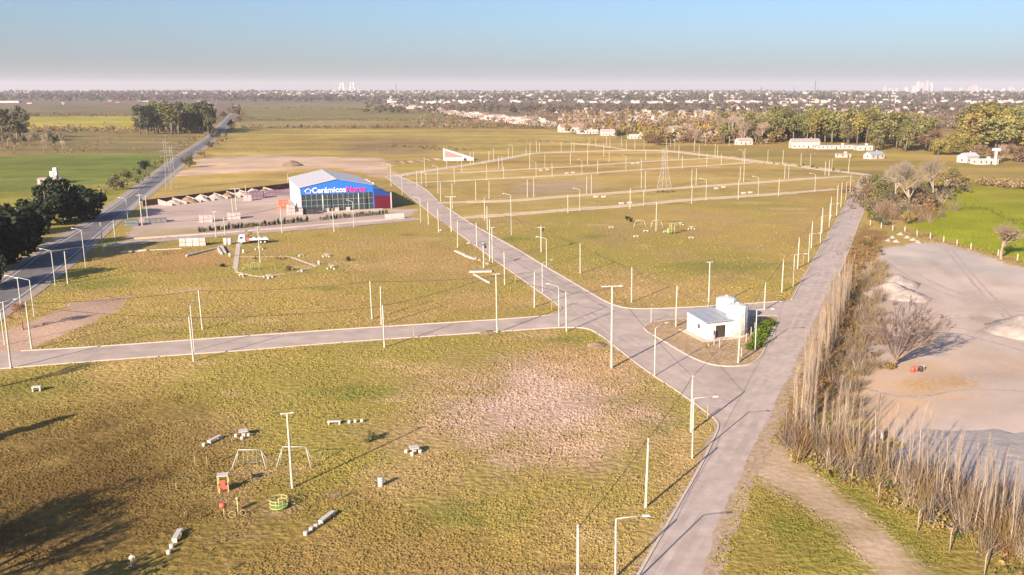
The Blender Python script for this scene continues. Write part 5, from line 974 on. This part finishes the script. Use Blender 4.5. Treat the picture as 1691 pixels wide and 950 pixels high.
scatter(8, (1062, 1100), (236, 241), (8, 13), ['golden', 'rust', 'golden'], ['wide'], 'golden orange tree behind the far plots', 'golden trees behind plots', (1.0, 1.3))
scatter(10, (1015, 1040), (225, 230), (5, 9), ['dark', 'olive'], ['round'], 'dark tree between the white houses behind plots', 'dark trees between houses')
for i, (x, y, h, lk, sh, w) in enumerate([(1455, 330, 9, 'olive', 'wide', 1.0), (1470, 345, 8, 'grey', 'wide', 1.1), (1448, 352, 7, 'olive', 'wide', 1.0), (1510, 338, 9, 'rust', 'wide', 1.0), (1525, 345, 8, 'rust', 'wide', 1.0), (1490, 362, 6, 'grey', 'wide', 1.2), (1530, 325, 8, 'grey', 'wide', 1.0), (1445, 312, 8, 'olive', 'wide', 1.0), (1465, 315, 8, 'grey', 'wide', 1.0), (1575, 300, 8, 'olive', 'wide', 1.0), (1498, 370, 5, 'dry', 'wide', 1.2), (1440, 365, 4, 'olive', 'wide', 1.2), (1460, 372, 4, 'grey', 'wide', 1.3)]): tree(x, y, h, lk, sh, f'{ {"olive": "olive", "grey": "grey green", "rust": "rust brown", "dry": "straw coloured"}[lk] } thicket tree beside the far road end, {ordw(i + 1)} of the thicket', 'thicket at road end', w)
mass('road_end_thicket', [(1440, 310), (1450, 335), (1465, 355), (1500, 352), (1540, 330), (1575, 305)], 200, CL('olive', 'grey', 'rust', 'bare', 'green', 'grey'), (2.0, 6.0), 'dense mixed thicket beside the far road end', 'thicket', 4.0, 60)
mass('road_end_twigs', [(1440, 318), (1470, 362), (1510, 365), (1550, 335)], 90, CL('bare', 'pale', 'rust'), (3.0, 6.5), 'bare twigs rising from the road end thicket', 'thicket', 4.0, 60, twiggy=True)
for i, (x, y, ty) in enumerate([(1500, 348, 262), (1540, 332, 256), (1478, 330, 268)]):
    g = G(x, y); h = HT(g, ty); a, b = bare_mesh(60 + i, 6, 0.45, 0.30, 0.015, (3, 4), first=0.14, m=mat('pale_bare_bark', (0.33, 0.265, 0.20), var=0.2, scale=2)); t = tag(empty('bare_tree', g), ['pale leafless tree rising from the thicket, middle one', 'pale leafless tree rising beside the green field', 'pale leafless tree rising from the thicket, left one'][i], 'tree'); put('trunk', a, t, scale=(h, h, h)); put('crown', b, t, scale=(h, h, h))
g = G(1653, 428); t = tag(empty('bare_tree', g), 'round twiggy leafless tree by the right field fence', 'tree'); a, b = bare_mesh(71, 6, 0.6, 0.2, 0.018, (3, 4), first=0.12); h = HT(g, 365); put('trunk', a, t, scale=h); put('crown', b, t, scale=h)
mass('green_field_shrubs', [(1560, 332), (1620, 346), (1700, 372)], 120, [(0.11, 0.12, 0.03), (0.15, 0.16, 0.02), (0.13, 0.10, 0.04)], (0.5, 1.4), 'olive shrub strip crossing the bright green field', 'shrubs', 2.2, 22)
mass('fence_weeds', [(1480, 384), (1540, 396), (1620, 415), (1700, 438)], 150, CL('dry', 'olive', 'dry'), (0.4, 1.1), 'low dry weeds along the yard fence', 'weeds', 0.9, 18)
mass('field_edge_shrubs', [(1560, 302), (1620, 305), (1720, 316)], 110, CL('rust', 'dry', 'bare', 'pale'), (1.6, 4.5), 'brown shrubs along the back of the green field', 'shrubs', 2.5, 26)
g = G(38, 545); t = tag(empty('bare_tree', g), 'small reddish leafless tree beside the left dirt track', 'tree'); a, b = bare_mesh(81, 6, 0.65, 0.2, 0.018, (3, 4), first=0.12, m=mat('reddish_twigs', (0.30, 0.17, 0.11))); h = 6.0; put('trunk', a, t, scale=h); put('crown', b, t, scale=h)
for i, (x, y, h) in enumerate([(-67, 74, 13), (-71, 71, 13), (-64, 70, 12)]):
    a, b = bare_mesh(90 + i, 6, 0.6, 0.25, 0.016, (3, 4), first=0.13); t = tag(empty('bare_tree', (x, y, 0), i * 2.0), ['leafless tree left of the near field, middle of three', 'leafless tree left of the near field, farthest out', 'leafless tree left of the near field, nearest the camera'][i], 'tree'); put('trunk', a, t, scale=h); put('crown', b, t, scale=h)
# trees standing beside the camera, out of the frame, whose shadows lie on the near field
for (x, y), h, lk, lab in [((-93, 93), 15, 'cone', 'dark pointed conifer standing left of the near field'), ((-53.5, 66.5), 9.0, 'dark', 'dark round tree left below the near field'), ((-96, 132), 9, 'bare', 'leafless tree left of the cross street')]:
    tree(0, 0, h, 'dark' if lk == 'cone' else lk, 'cone' if lk == 'cone' else 'round', lab, None, 1.0, loc=Vector((x, y, 0)))

# ------------------------------------------------------------------ lattice towers
def lattice(g, h, w0, w1, label, arms=True):
    t = tag(empty('lattice_tower', g, 0.4), label, 'pylon', 'lattice towers'); m = mat('galvanised_steel', (0.42, 0.37, 0.36)); n = 7
    W_ = lambda z: w0 + (w1 - w0) * min(z / (h * 0.6), 1)
    for sx, sy in ((-1, -1), (1, -1), (1, 1), (-1, 1)): MB().tube([(sx * W_(z) / 2, sy * W_(z) / 2, z) for z in (0, h * 0.6, h)], 0.07, 4).build('leg', m, t)
    for i in range(n):
        z0, z1 = h * i / n, h * (i + 1) / n; a, b = W_(z0) / 2, W_(z1) / 2
        for (p, q) in (((-a, -a), (b, -b)), ((a, -a), (-b, -b)), ((a, -a), (b, b)), ((a, a), (b, -b)), ((a, a), (-b, b)), ((-a, a), (b, b)), ((-a, a), (-b, -b)), ((-a, -a), (-b, b))): MB().tube([(*p, z0), (*q, z1)], 0.035, 3).build('brace', m, t)
    if arms:
        for z, L in ((h * 0.78, 5.0), (h * 0.95, 4.0)): MB().tube([(-L / 2, 0, z), (L / 2, 0, z)], 0.09, 4).build('crossarm', m, t)
lattice(G(1097, 311), HT(G(1097, 311), 245), 5.0, 1.8, 'galvanised lattice pylon standing on the far plots')
lattice(G(279, 314), HT(G(279, 314), 231), 2.6, 1.0, 'slim lattice mast right of highway, left of the pair')
lattice(G(288, 312), HT(G(288, 312), 241), 2.4, 1.0, 'slim lattice mast right of highway, right of the pair')
for x, y in ((1085, 318), (1093, 318), (1101, 318), (1110, 317)): bush(x, y, 1.5, 'olive', 'olive weed bush at the lattice pylon foot, %s' % {1085: 'leftmost', 1093: 'second from left', 1101: 'third from left', 1110: 'rightmost'}[x], 'weeds at pylon foot', 1.2)

# ------------------------------------------------------------------ houses
M_WHITE2 = mat('aged_white_plaster', (0.48, 0.43, 0.40), var=0.12, scale=0.4)
M_WIN = mat('window_dark', (0.05, 0.055, 0.065), rough=0.2)
M_HW = mat('house_walls', (0.56, 0.47, 0.43), var=0.08, scale=0.4, rnd=0.12)
M_HB = mat('house_bare_brick', (0.38, 0.27, 0.23), var=0.1, scale=0.6, rnd=0.15)
M_RF = mat('house_roofs', (0.34, 0.275, 0.26), var=0.12, scale=0.5, rnd=0.25)
def house(x, y, w, d, h, rz, gable, wallm, roofm, label, group=None, name='house', loc=None, storeys=1):
    t = tag(empty(name, loc or G(x, y), rz), label, 'house', group)
    MB().box((0, 0, h / 2), (w, d, h)).build('wall', wallm, t)
    if gable:
        r = d * 0.28; o_ = 0.4
        rf = MB().quad([(-w / 2 - o_, -d / 2 - o_, h - 0.1), (w / 2 + o_, -d / 2 - o_, h - 0.1), (w / 2 + o_, 0, h + r), (-w / 2 - o_, 0, h + r)]).quad([(w / 2 + o_, d / 2 + o_, h - 0.1), (-w / 2 - o_, d / 2 + o_, h - 0.1), (-w / 2 - o_, 0, h + r), (w / 2 + o_, 0, h + r)]).build('roof', roofm, t)
        MB().quad([(-w / 2, -d / 2, h), (-w / 2, 0, h + r - 0.12), (-w / 2, d / 2, h)]).quad([(w / 2, -d / 2, h), (w / 2, d / 2, h), (w / 2, 0, h + r - 0.12)]).build('gable_wall', wallm, t)
        MB().box((w * 0.25, d * 0.1, h + r + 0.2), (0.6, 0.6, 1.4)).build('chimney', wallm, rf)
    else:
        rf = MB().box((0, 0, h + 0.12), (w + 0.4, d + 0.4, 0.24)).build('roof', roofm, t); MB().box((w * 0.2, 0, h + 0.9), (1.6, 1.6, 1.5)).build('roof_tank', wallm, rf)
    n = max(2, int(w / 3.5))
    for s in range(storeys):
        for i in range(n):
            wx = (i + 0.5 - n / 2) * w / n; dr = i == n // 2 and s == 0
            MB().box((wx, -d / 2, (1.05 if dr else 1.6) + s * 2.8), (1.0, 0.12, 2.1 if dr else 1.2)).build('door' if dr else 'window', M_DOOR if dr else M_WIN, t)
    MB().box((-w / 2, 0, 1.6), (0.12, 1.2, 1.2)).build('window', M_WIN, t)
    return t
HL = [(945, 218, 34, 16, 7, 0.3, 1, 'large pinkish white gabled house behind the far plots', M_TILE), (970, 221, 24, 12, 6, 0.3, 0, 'pink white flat roofed house right of the large gabled house', M_RF), (1003, 224, 16, 9, 5.5, 0.2, 1, 'white gabled house left of the dark tree gap', M_RF), (1052, 229, 20, 10, 5.5, 0.3, 0, 'white flat roofed house left of the golden tree', M_RF), (1113, 222, 14, 10, 8, 0.2, 1, 'tall white house right of the golden tree', M_RF), (1150, 226, 18, 10, 6.5, 0.4, 1, 'white gabled house behind the brown trees', M_RF), (1172, 229, 14, 10, 6, 0.2, 0, 'white flat house rightmost behind the brown trees', M_RF), (1228, 239, 15, 9, 4.5, 0.3, 1, 'low white cottage at the far plot edge', M_RF),
      (1328, 244.5, 26, 10, 6.5, 0.1, 1, 'long white shed with open front before the wood', M_RF), (1378, 246, 36, 8, 3.6, 0.1, 0, 'long low white shed right of the open fronted shed', M_RF), (1425, 248, 14, 10, 4.5, 0.1, 0, 'pale lilac roofed shed at the end of the long sheds', M_ZINC), (1443, 262, 14, 8, 3.6, 0.5, 1, 'small white building in front of the sheds, right one', M_ZINC), (1392, 260, 10, 7, 3.0, 0.3, 0, 'small pinkish hut in front of the sheds', M_RF), (1598, 268, 13, 9, 5.0, 0.5, 1, 'white gable house left part beside tank tower', M_ROOFW), (1625, 271, 17, 9, 3.8, 0.3, 0, 'low white wing of house beside tank tower', M_WHITE), (84, 303, 12, 8, 3.2, 0.4, 0, 'pale farm house on the left green field', M_PINK), (300, 152, 10, 10, 4, 0, 0, None, M_RF)]
for (x, y, w, d, h, rz, gb, lab, rf) in HL:
    if lab: house(x, y, w * 0.9, d * 0.9, h * 0.8, rz, gb, M_WHITE2 if 'white' in lab else M_PINK, rf, lab, None)
t = tag(empty('water_tower', G(1643, 272)), 'white water tank on a tall pedestal beside gable house', 'water tower'); h = HT(G(1643, 272), 245)
MB().box((0, 0, h * 0.42), (1.2, 1.2, h * 0.84)).build('pedestal', M_WHITE, t); MB().box((0, 0, h * 0.92), (4.2, 2.6, h * 0.17)).build('tank', M_WHITE, t)
t = tag(empty('water_tower', G(94, 302)), 'pale stepped tank tower above the left farm house', 'water tower'); h = HT(G(94, 302), 277)
MB().box((0, 0, h * 0.5), (1.8, 1.8, h)).build('shaft', M_WHITE, t); MB().box((-1.6, 0, h * 0.38), (2.2, 1.8, h * 0.76)).build('step', M_WHITE, t)
# ruin with the slanted pink wall
t = tag(empty('slanted_shed', G(734, 266), 0.25), 'white and pink shed with steep slanting roof behind the plots', 'shed'); h0 = HT(G(733, 263), 243); L = (G(772, 268) - G(734, 266)).length
MB().quad([(0, 0, 0), (L, 0, 0), (L, 0, 1.8), (0, 0, h0)]).quad([(0, 7, 0), (0, 7, h0), (L, 7, 1.8), (L, 7, 0)]).quad([(0, 0, 0), (0, 0, h0), (0, 7, h0), (0, 7, 0)]).quad([(L, 0, 0), (L, 7, 0), (L, 7, 1.8), (L, 0, 1.8)]).build('wall', M_WHITE, t)
MB().quad([(0.3, -0.06, 2.2), (L * 0.62, -0.06, 2.2), (L * 0.62, -0.06, 2.9), (0.3, -0.06, h0 * 0.85)]).build('pink_panel', mat('faded_pink', (0.58, 0.22, 0.20), var=0.1, scale=1), t)
MB().quad([(-0.3, -0.4, h0 + 0.1), (L + 0.6, -0.4, 1.85), (L + 0.6, 7.4, 1.85), (-0.3, 7.4, h0 + 0.1)]).build('roof', M_WHITE, t); MB().box((L * 0.7, -0.05, 0.8), (2.0, 0.1, 1.6)).build('door', M_DOOR, t)
# banks of earth by the shed
for i, (x, y, rx, hh) in enumerate([(640, 272, 5, 1.8), (652, 270.5, 6, 1.6), (666, 269.5, 6, 1.8), (680, 268, 6, 1.5), (694, 266.5, 6, 1.6), (708, 265, 6, 1.4), (722, 263.5, 6, 1.6)]): tag(put('earth_bank', HE_[i % 3], None, G(x, y), i, (rx, 4, hh)), f'low earth bank left of the slanted shed, {ordw(i + 1)} from left', 'earth bank', 'earth banks')
tag(put('earth_heap', HE_[2], None, G(482, 274), 1, (9, 6, 3.6)), 'dark pointed earth heap behind the warehouse', 'heap', None)
scrub([(640, 245), (680, 240), (720, 246), (760, 248)], 34, ['dry', 'olive', 'dry'], (1.2, 2.8), ('dry olive bush on the rough mound behind plots', 'bare bush on the rough mound behind plots'), 'bushes on the rough mound', 7.0)
mass('boundary_hedge', [(395, 212), (600, 212), (760, 211), (900, 213)], 420, CL('dry', 'olive', 'dark', 'rust'), (2.5, 6.0), 'dry hedge growth in the long field boundary', 'hedge', 6.0, 18)
mass('field_strip_hedge', [(392, 199), (560, 199), (740, 202)], 260, CL('olive', 'green', 'rust'), (2.5, 6.0), 'olive hedge strip between the far middle fields', 'hedge', 9.0, 18)
mass('rough_field_weeds', None, 420, CL('dry', 'olive', 'dry', 'pale'), (0.8, 2.0), 'dry weeds scattered over the rough field behind warehouse', 'weeds', 0, 14, px=((380, 860), (216, 258)))
mass('left_strip_hedge', None, 170, CL('dark', 'olive', 'rust', 'grey'), (3, 8), 'dark hedge line at the far left field edge', 'hedge', 0, 22, px=((-40, 245), (190, 194)))
mass('distant_boundary', [(400, 180), (560, 181), (700, 187)], 200, CL('olive', 'dark', 'rust', 'olive'), (3, 8), 'dark growth along the distant field boundary', 'hedge', 22.0, 18)
mass('crop_rows', None, 420, CL('olive', 'green', 'dry'), (1.2, 2.6), 'olive crop growth on the far middle field', 'crop', 0, 14, px=((400, 720), (186, 205)))
mass('plot_edge_scrub', [(860, 234), (960, 237), (1000, 236)], 90, CL('dry', 'olive', 'rust'), (1.0, 3), 'dry scrub at the edge behind far plots', 'scrub', 7.0, 22)
scrub([(1270, 270), (1330, 275), (1400, 283)], 24, ['olive', 'olive', 'green'], (0.7, 1.6), ('small olive shrub along the right plot boundary', 'bare shrub along the right plot boundary'), 'shrubs on right plot boundary', 4.0)

# ------------------------------------------------------------------ suburb: houses one can tell apart, then the town and woods that read as one mass
def sub_house_mesh(seed):
    rng = random.Random(seed); mb = MB(); w, d, h = rng.uniform(9, 15), rng.uniform(7, 10), rng.choice((3.2, 3.4, 5.8)); mb.box((0, 0, h / 2), (w, d, h)); mb.mi = 1
    if rng.random() < 0.45:
        r = d * 0.26; mb.quad([(-w / 2 - .3, -d / 2 - .3, h), (w / 2 + .3, -d / 2 - .3, h), (w / 2 + .3, 0, h + r), (-w / 2 - .3, 0, h + r)]).quad([(w / 2 + .3, d / 2 + .3, h), (-w / 2 - .3, d / 2 + .3, h), (-w / 2 - .3, 0, h + r), (w / 2 + .3, 0, h + r)]); mb.mi = 0
        mb.quad([(-w / 2, -d / 2, h), (-w / 2, 0, h + r - .1), (-w / 2, d / 2, h)]).quad([(w / 2, -d / 2, h), (w / 2, d / 2, h), (w / 2, 0, h + r - .1)])
    else: mb.box((0, 0, h + 0.12), (w + .3, d + .3, 0.22)); mb.mi = 0; mb.box((w * .2, d * .2, h + 0.9), (2.4, 2.2, 1.5))
    mb.mi = 2
    for i in range(3):
        for s in range(2 if h > 5 else 1): mb.box(((i - 1) * w / 3.2, -d / 2, 1.6 + 2.7 * s), (1.1, 0.1, 1.2))
    return mb.mesh('suburban_house', [M_HW, M_HW, M_HW, M_HB][seed % 4], [M_RF, M_TILE, M_HW][seed % 3], M_WIN)
SH = [sub_house_mesh(i) for i in range(10)]
def suburb(n, poly_px, label, group, lst):
    poly = [tuple(p[:2]) for p in GP(poly_px)]; xs = [p[0] for p in poly]; ys_ = [p[1] for p in poly]; k = 0; tries = 0
    while k < n and tries < n * 60:
        tries += 1; yp = random.uniform(min(q[1] for q in poly_px), max(q[1] for q in poly_px)); xp = random.uniform(min(q[0] for q in poly_px), max(q[0] for q in poly_px)); p = G(xp, yp)
        if not inpoly(np.array([p.x]), np.array([p.y]), poly)[0]: continue
        if any((p - q).length < 11 for q in lst): continue
        lst.append(p); k += 1; sc = random.uniform(0.85, 1.25)
        tag(put('suburban_house', random.choice(SH), None, p, random.choice((0.3, 0.3, 1.87, 0.33)) + random.gauss(0, .04), sc), label, 'house', group)
spots = []
suburb(120, [(648, 172), (720, 180), (800, 192), (900, 203), (925, 211), (860, 206), (740, 190), (690, 182), (640, 177)], 'small white house in the dense suburb beyond the olive fields', 'houses of the left suburb', spots)
suburb(70, [(880, 178), (1010, 184), (1180, 186), (1180, 200), (1000, 206), (930, 200)], 'small white house among brown trees in the middle suburb', 'houses of the middle suburb', spots)
suburb(75, [(1180, 170), (1500, 176), (1691, 178), (1691, 186), (1500, 188), (1180, 186)], 'small white house in the suburb above the right wood', 'houses of the right suburb', spots)
suburb(20, [(40, 167), (350, 163), (350, 172), (40, 175)], 'small pale house on the far left beyond the yellow field', 'houses far left', spots)
mass('left_suburb_trees', None, 420, CL('bare', 'rust', 'grey', 'olive'), (5, 10), 'brown garden trees among the left suburb houses', 'trees', 0, 26, px=((690, 1000), (184, 214)))
mass('middle_tree_belt', None, 520, CL('bare', 'rust', 'rust', 'olive', 'grey', 'gold', 'pale'), (7, 14), 'brown tree belt between the suburb and the plots', 'trees', 0, 32, (0.7, 1.2), px=((930, 1290), (188, 222)))
mass('plots_tree_belt', None, 130, CL('bare', 'rust', 'pale', 'olive'), (7, 13), 'brown leafless trees right behind the far plots', 'trees', 0, 40, (0.7, 1.1), px=((1075, 1290), (224, 238)))
mass('right_tree_belt', None, 380, CL('rust', 'bare', 'grey', 'rust'), (8, 14), 'brown tree belt above the right wood', 'trees', 0, 30, px=((1240, 1740), (190, 214)))
def far_mass(name, n, xr, yr, col, attr_cols, hr, wr_, nl, kind_label, cat):
    rng = np.random.default_rng(len(name) + n); V = []; C_ = []; y = yr[0] + (yr[1] - yr[0]) * rng.random(n); x = rng.uniform(*xr, n)
    for i in range(n):
        p = G(x[i], y[i]); h = rng.uniform(*hr); w = h * rng.uniform(*wr_)
        d = rng.normal(size=(nl, 3)); d /= np.linalg.norm(d, axis=1)[:, None]; c = d * np.array((w * .5, w * .5, h * .42)) * rng.uniform(.55, 1.0, (nl, 1)) + np.array((p.x, p.y, h * .55 + float(rise(p.x, p.y))))
        a = rng.normal(size=(nl, 3)); a /= np.linalg.norm(a, axis=1)[:, None]; b = np.cross(a, d + 0.01); b /= np.linalg.norm(b, axis=1)[:, None]; s_ = h * 0.22
        V.append(np.stack([c - a * s_, c + b * s_, c + a * s_, c - b * s_], 1).reshape(-1, 3)); cc = np.array(attr_cols[rng.integers(len(attr_cols))]) * rng.uniform(.75, 1.25); C_.append(np.repeat([[*cc, 1]], nl * 4, 0))
    V = np.concatenate(V); C_ = np.concatenate(C_); me = raw_mesh(name, V, np.arange(len(V)).reshape(-1, 4), mat('far_foliage', (0, 0, 0), attr='leafcol', spec=0.05))
    at = me.color_attributes.new('leafcol', 'FLOAT_COLOR', 'POINT'); at.data.foreach_set('color', C_.astype(np.float32).ravel()); tag(put(name, me), kind_label, cat, None, 'stuff')
FC = [(0.10, 0.065, 0.055), (0.085, 0.07, 0.045), (0.12, 0.075, 0.06), (0.06, 0.065, 0.035), (0.05, 0.05, 0.04)]
far_mass('far_woodland', 3600, (-60, 1760), (154, 170), None, FC, (9, 26), (0.7, 1.5), 14, 'dark distant woodland belt along the whole horizon', 'woodland')
far_mass('far_tree_belt', 1500, (600, 1760), (165, 188), None, FC[:4], (6, 12), (0.8, 1.4), 18, 'brown tree cover spread through the distant suburbs', 'woodland')
far_mass('near_horizon_wood', 500, (-60, 640), (160, 168), None, FC, (10, 22), (0.8, 1.4), 16, 'dark woodland beyond the left fields', 'woodland')
mb = MB(); rg = random.Random(5)
for i in range(1500):
    x = rg.uniform(420, 1760) if rg.random() < 0.8 else rg.uniform(-40, 640); y = rg.uniform(153.5, 172) if x > 640 else rg.uniform(155, 163); p = G(x, y); mb.box((p.x, p.y, 3 + float(rise(p.x, p.y))), (rg.uniform(8, 24), rg.uniform(8, 14), rg.uniform(5, 9)), rg.choice((0.3, 1.8)))
tag(mb.build('distant_town', mat('distant_town_walls', (0.54, 0.46, 0.43), var=0.15, scale=0.02, coord='World')), 'pale mass of distant town houses below the horizon', 'town', None, 'stuff')
for i, (x, y, w, hh) in enumerate([(470, 163, 120, 11), (520, 162, 90, 12), (560, 164, 90, 9), (15, 171, 80, 9), (1230, 170, 70, 9), (1100, 163, 90, 9)]):
    g = G(x, y); t = tag(empty('factory_hall', g, 0.2), ['long pale factory hall on the horizon left of the bridge', 'pale factory hall beside the bridge pylons, left one', 'pale factory hall beside the bridge pylons, right one', 'pale long hall at the far left edge', 'pale hall in the right distant suburb', 'pale hall in the middle of the horizon'][i], 'factory', 'distant halls'); MB().box((0, 0, hh / 2), (w, 40, hh)).build('wall', M_HW, t); MB().box((0, 0, hh + .4), (w + 1, 41, .8)).build('roof', M_RF, t)
# cable stayed bridge pylons on the horizon
M_BR = mat('bridge_concrete', (0.55, 0.53, 0.53))
for x, lab in ((566, 'white bridge pylon on the horizon, left of the pair'), (583, 'white bridge pylon on the horizon, right of the pair')):
    D_ = 8000.0; t = tag(empty('bridge_pylon', ((x - CXP) / FPX * D_ * 0.98, D_, 0), 0.3), lab, 'bridge pylon', 'bridge pylons'); H_ = 118
    for s_ in (-1, 1): MB().tube([(s_ * 22, 0, 0), (s_ * 18, 0, H_ * .5), (s_ * 9, 0, H_)], [6, 5, 3.5], 6).build('leg', M_BR, t)
    for z in (.35, .6, .85): MB().box((0, 0, H_ * z), (36 - 20 * z, 4, 5)).build('crossbeam', M_BR, t)
    for s_ in (-1, 1):
        for k in range(5): MB().tube([(s_ * 4, 0, H_ * (.95 - .05 * k)), (s_ * (22 + 13 * k), 0, 45)], 0.5, 3).build('stay', M_BR, t)
g = (575 - CXP) / FPX * 8000 * .98; tag(MB().box((0, 0, 45), (330, 14, 5)).build('bridge_deck', M_BR, None, (g, 8000, 0), 0.3), 'long pale bridge deck between the horizon pylons', 'bridge')
# skyline
rg = random.Random(9); sk = [(1514, 24, 11), (1521, 22, 14), (1529, 26, 10), (1536, 21, 12), (1508, 12, 14), (1460, 10, 12), (1605, 14, 14), (1610, 12, 12)] + [(rg.uniform(1440, 1760), rg.uniform(2, 9), rg.uniform(7, 14)) for _ in range(52)]
M_SKY = mat('tower_block', (0.42, 0.38, 0.40), rnd=0.15)
for i, (x, up, w) in enumerate(sk):
    D_ = 9000 + rg.uniform(0, 900); H_ = CAM_H + up / FPX * D_ * 0.58; t = tag(empty('tower_block', ((x - CXP) / FPX * D_ * .98, D_, 0), 0.3), 'pale tower block in the distant city skyline at right' if i > 3 else ['tallest pale skyline tower, leftmost of the close group', 'second pale skyline tower of the close group', 'third pale skyline tower of the close group', 'rightmost pale skyline tower of the close group'][i], 'tower block', 'skyline towers')
    w = w * 1.9; MB().box((0, 0, H_ / 2), (w, w * .8, H_)).build('shaft', M_SKY, t); MB().box((0, 0, H_ + 3), (w * .5, w * .4, 6)).build('roof_block', M_SKY, t)
for i, (x, up) in enumerate([(1345, 17), (1256, 8), (655, 12), (1310, 6)]):
    D_ = 5000; H_ = CAM_H + up / FPX * D_; t = tag(empty('radio_mast', ((x - CXP) / FPX * D_ * .98, D_, 0)), ['tallest thin radio mast on the right horizon', 'thin radio mast left of the tallest mast', 'thin radio mast right of the bridge', 'short thin radio mast near the tallest mast'][i], 'mast', 'radio masts'); MB().tube([(0, 0, 0), (0, 0, H_)], [2.2, 0.8], 5).build('shaft', M_DARK, t); MB().box((0, 0, H_ * .8), (5, 5, 3)).build('platform', M_DARK, t)

# ------------------------------------------------------------------ grass tufts over the near fields
def tufts():
    n = 300000; rng = np.random.default_rng(3); y = 70 * np.exp(rng.random(n) * math.log(420 / 70)); x = rng.uniform(-0.8, 0.62, n) * y
    keep = ~inpoly(x, y, [tuple(p[:2]) for p in slab]) | inpoly(x, y, [tuple(p[:2]) for p in isl_g])
    for z in (9, 10, 11, 28, 29, 30): keep &= ~inpoly(x, y, GZ[z][0])
    keep &= ~inpoly(x, y, GZ[48][0]); keep &= ~inpoly(x, y, [tuple(p[:2]) for p in GP(hw_l) + GP(hw_r)])
    keep &= (fbm(x, y, 6, 77) - 0.38) * 5 > rng.random(n) * 0.9; keep &= rng.random(n) < np.clip((330 - y) / 170, 0, 1)
    c0 = G(498, 351); keep &= ~((np.abs(x - c0.x - 8) < 45) & (np.abs(y - c0.y - 25) < 45))
    x, y = x[keep], y[keep]; n = len(x); col = ground_colour(x, y) * rng.uniform(0.85, 1.12, (n, 1)) * np.array((0.94, 0.97, 1.0))
    r = rng.uniform(0.08, 0.19, n) * (1 + (y - 80) / 260); h = r * rng.uniform(0.5, 1.1, n); a0 = rng.uniform(0, 6.28, n)
    ring = [np.stack([x + r * np.cos(a0 + k * 1.571) * rng.uniform(.7, 1.3, n), y + r * np.sin(a0 + k * 1.571) * rng.uniform(.7, 1.3, n), np.full(n, -0.01)], 1) for k in range(4)]
    top = np.stack([x + rng.normal(0, .4, n) * r, y + rng.normal(0, .4, n) * r, h], 1); v = np.stack(ring + [top], 1).reshape(-1, 3); b = np.arange(n)[:, None] * 5
    f = np.concatenate([b + np.array([[k, (k + 1) % 4, 4]]) for k in range(4)]); me = raw_mesh('grass_tufts', v, f, mat('tuft_grass', (0, 0, 0), rough=0.95, attr='cover', spec=0.05))
    at = me.color_attributes.new('cover', 'FLOAT_COLOR', 'POINT'); at.data.foreach_set('color', np.repeat(np.concatenate([col, np.ones((n, 1))], 1), 5, 0).astype(np.float32).ravel())
    tag(put('grass_tufts', me), 'short dry yellowish grass tufts over the near plots', 'grass', None, 'stuff')
tufts()
def clods():
    rng = np.random.default_rng(8); n = 9000; p0, p1 = G(690, 745), G(1140, 575); x = rng.uniform(p0.x - 4, p1.x + 4, n); y = rng.uniform(p0.y - 3, p1.y + 3, n)
    keep = inpoly(x, y, GZ[19][0]) & (fbm(x, y, 4, 15) > 0.47); x, y = x[keep], y[keep]; n = len(x); col = ground_colour(x, y) * rng.uniform(0.7, 1.05, (n, 1)); r = rng.uniform(0.08, 0.3, n); h = r * rng.uniform(0.6, 1.3, n); a0 = rng.uniform(0, 6.28, n)
    ring = [np.stack([x + r * np.cos(a0 + k * 1.571) * rng.uniform(.6, 1.4, n), y + r * np.sin(a0 + k * 1.571) * rng.uniform(.6, 1.4, n), np.full(n, -0.01)], 1) for k in range(4)]
    v = np.stack(ring + [np.stack([x, y, h], 1)], 1).reshape(-1, 3); b = np.arange(n)[:, None] * 5; f = np.concatenate([b + np.array([[k, (k + 1) % 4, 4]]) for k in range(4)]); me = raw_mesh('earth_clods', v, f, MATS['tuft_grass'])
    at = me.color_attributes.new('cover', 'FLOAT_COLOR', 'POINT'); at.data.foreach_set('color', np.repeat(np.concatenate([col, np.ones((n, 1))], 1), 5, 0).astype(np.float32).ravel())
    tag(put('earth_clods', me), 'crumbly pinkish earth clods on the bare patch of near field', 'soil', None, 'stuff')
clods()
# ------------------------------------------------------------------ air
mh = bpy.data.materials.new('haze_air'); mh.use_nodes = True; nt = mh.node_tree; nt.nodes.remove(nt.nodes['Principled BSDF'])
pv = nt.nodes.new('ShaderNodeVolumePrincipled'); pv.inputs['Color'].default_value = (0.96, 0.91, 1.0, 1); pv.inputs["Density"].default_value = 5.5e-5; pv.inputs['Anisotropy'].default_value = 0.0
nt.links.new(pv.outputs[0], nt.nodes['Material Output'].inputs['Volume'])
hz = MB().box((0, 12300, 129), (56000, 25600, 260)).build('haze', mh); tag(hz, 'thin bluish haze filling the air over the plain', 'haze', None, 'stuff')
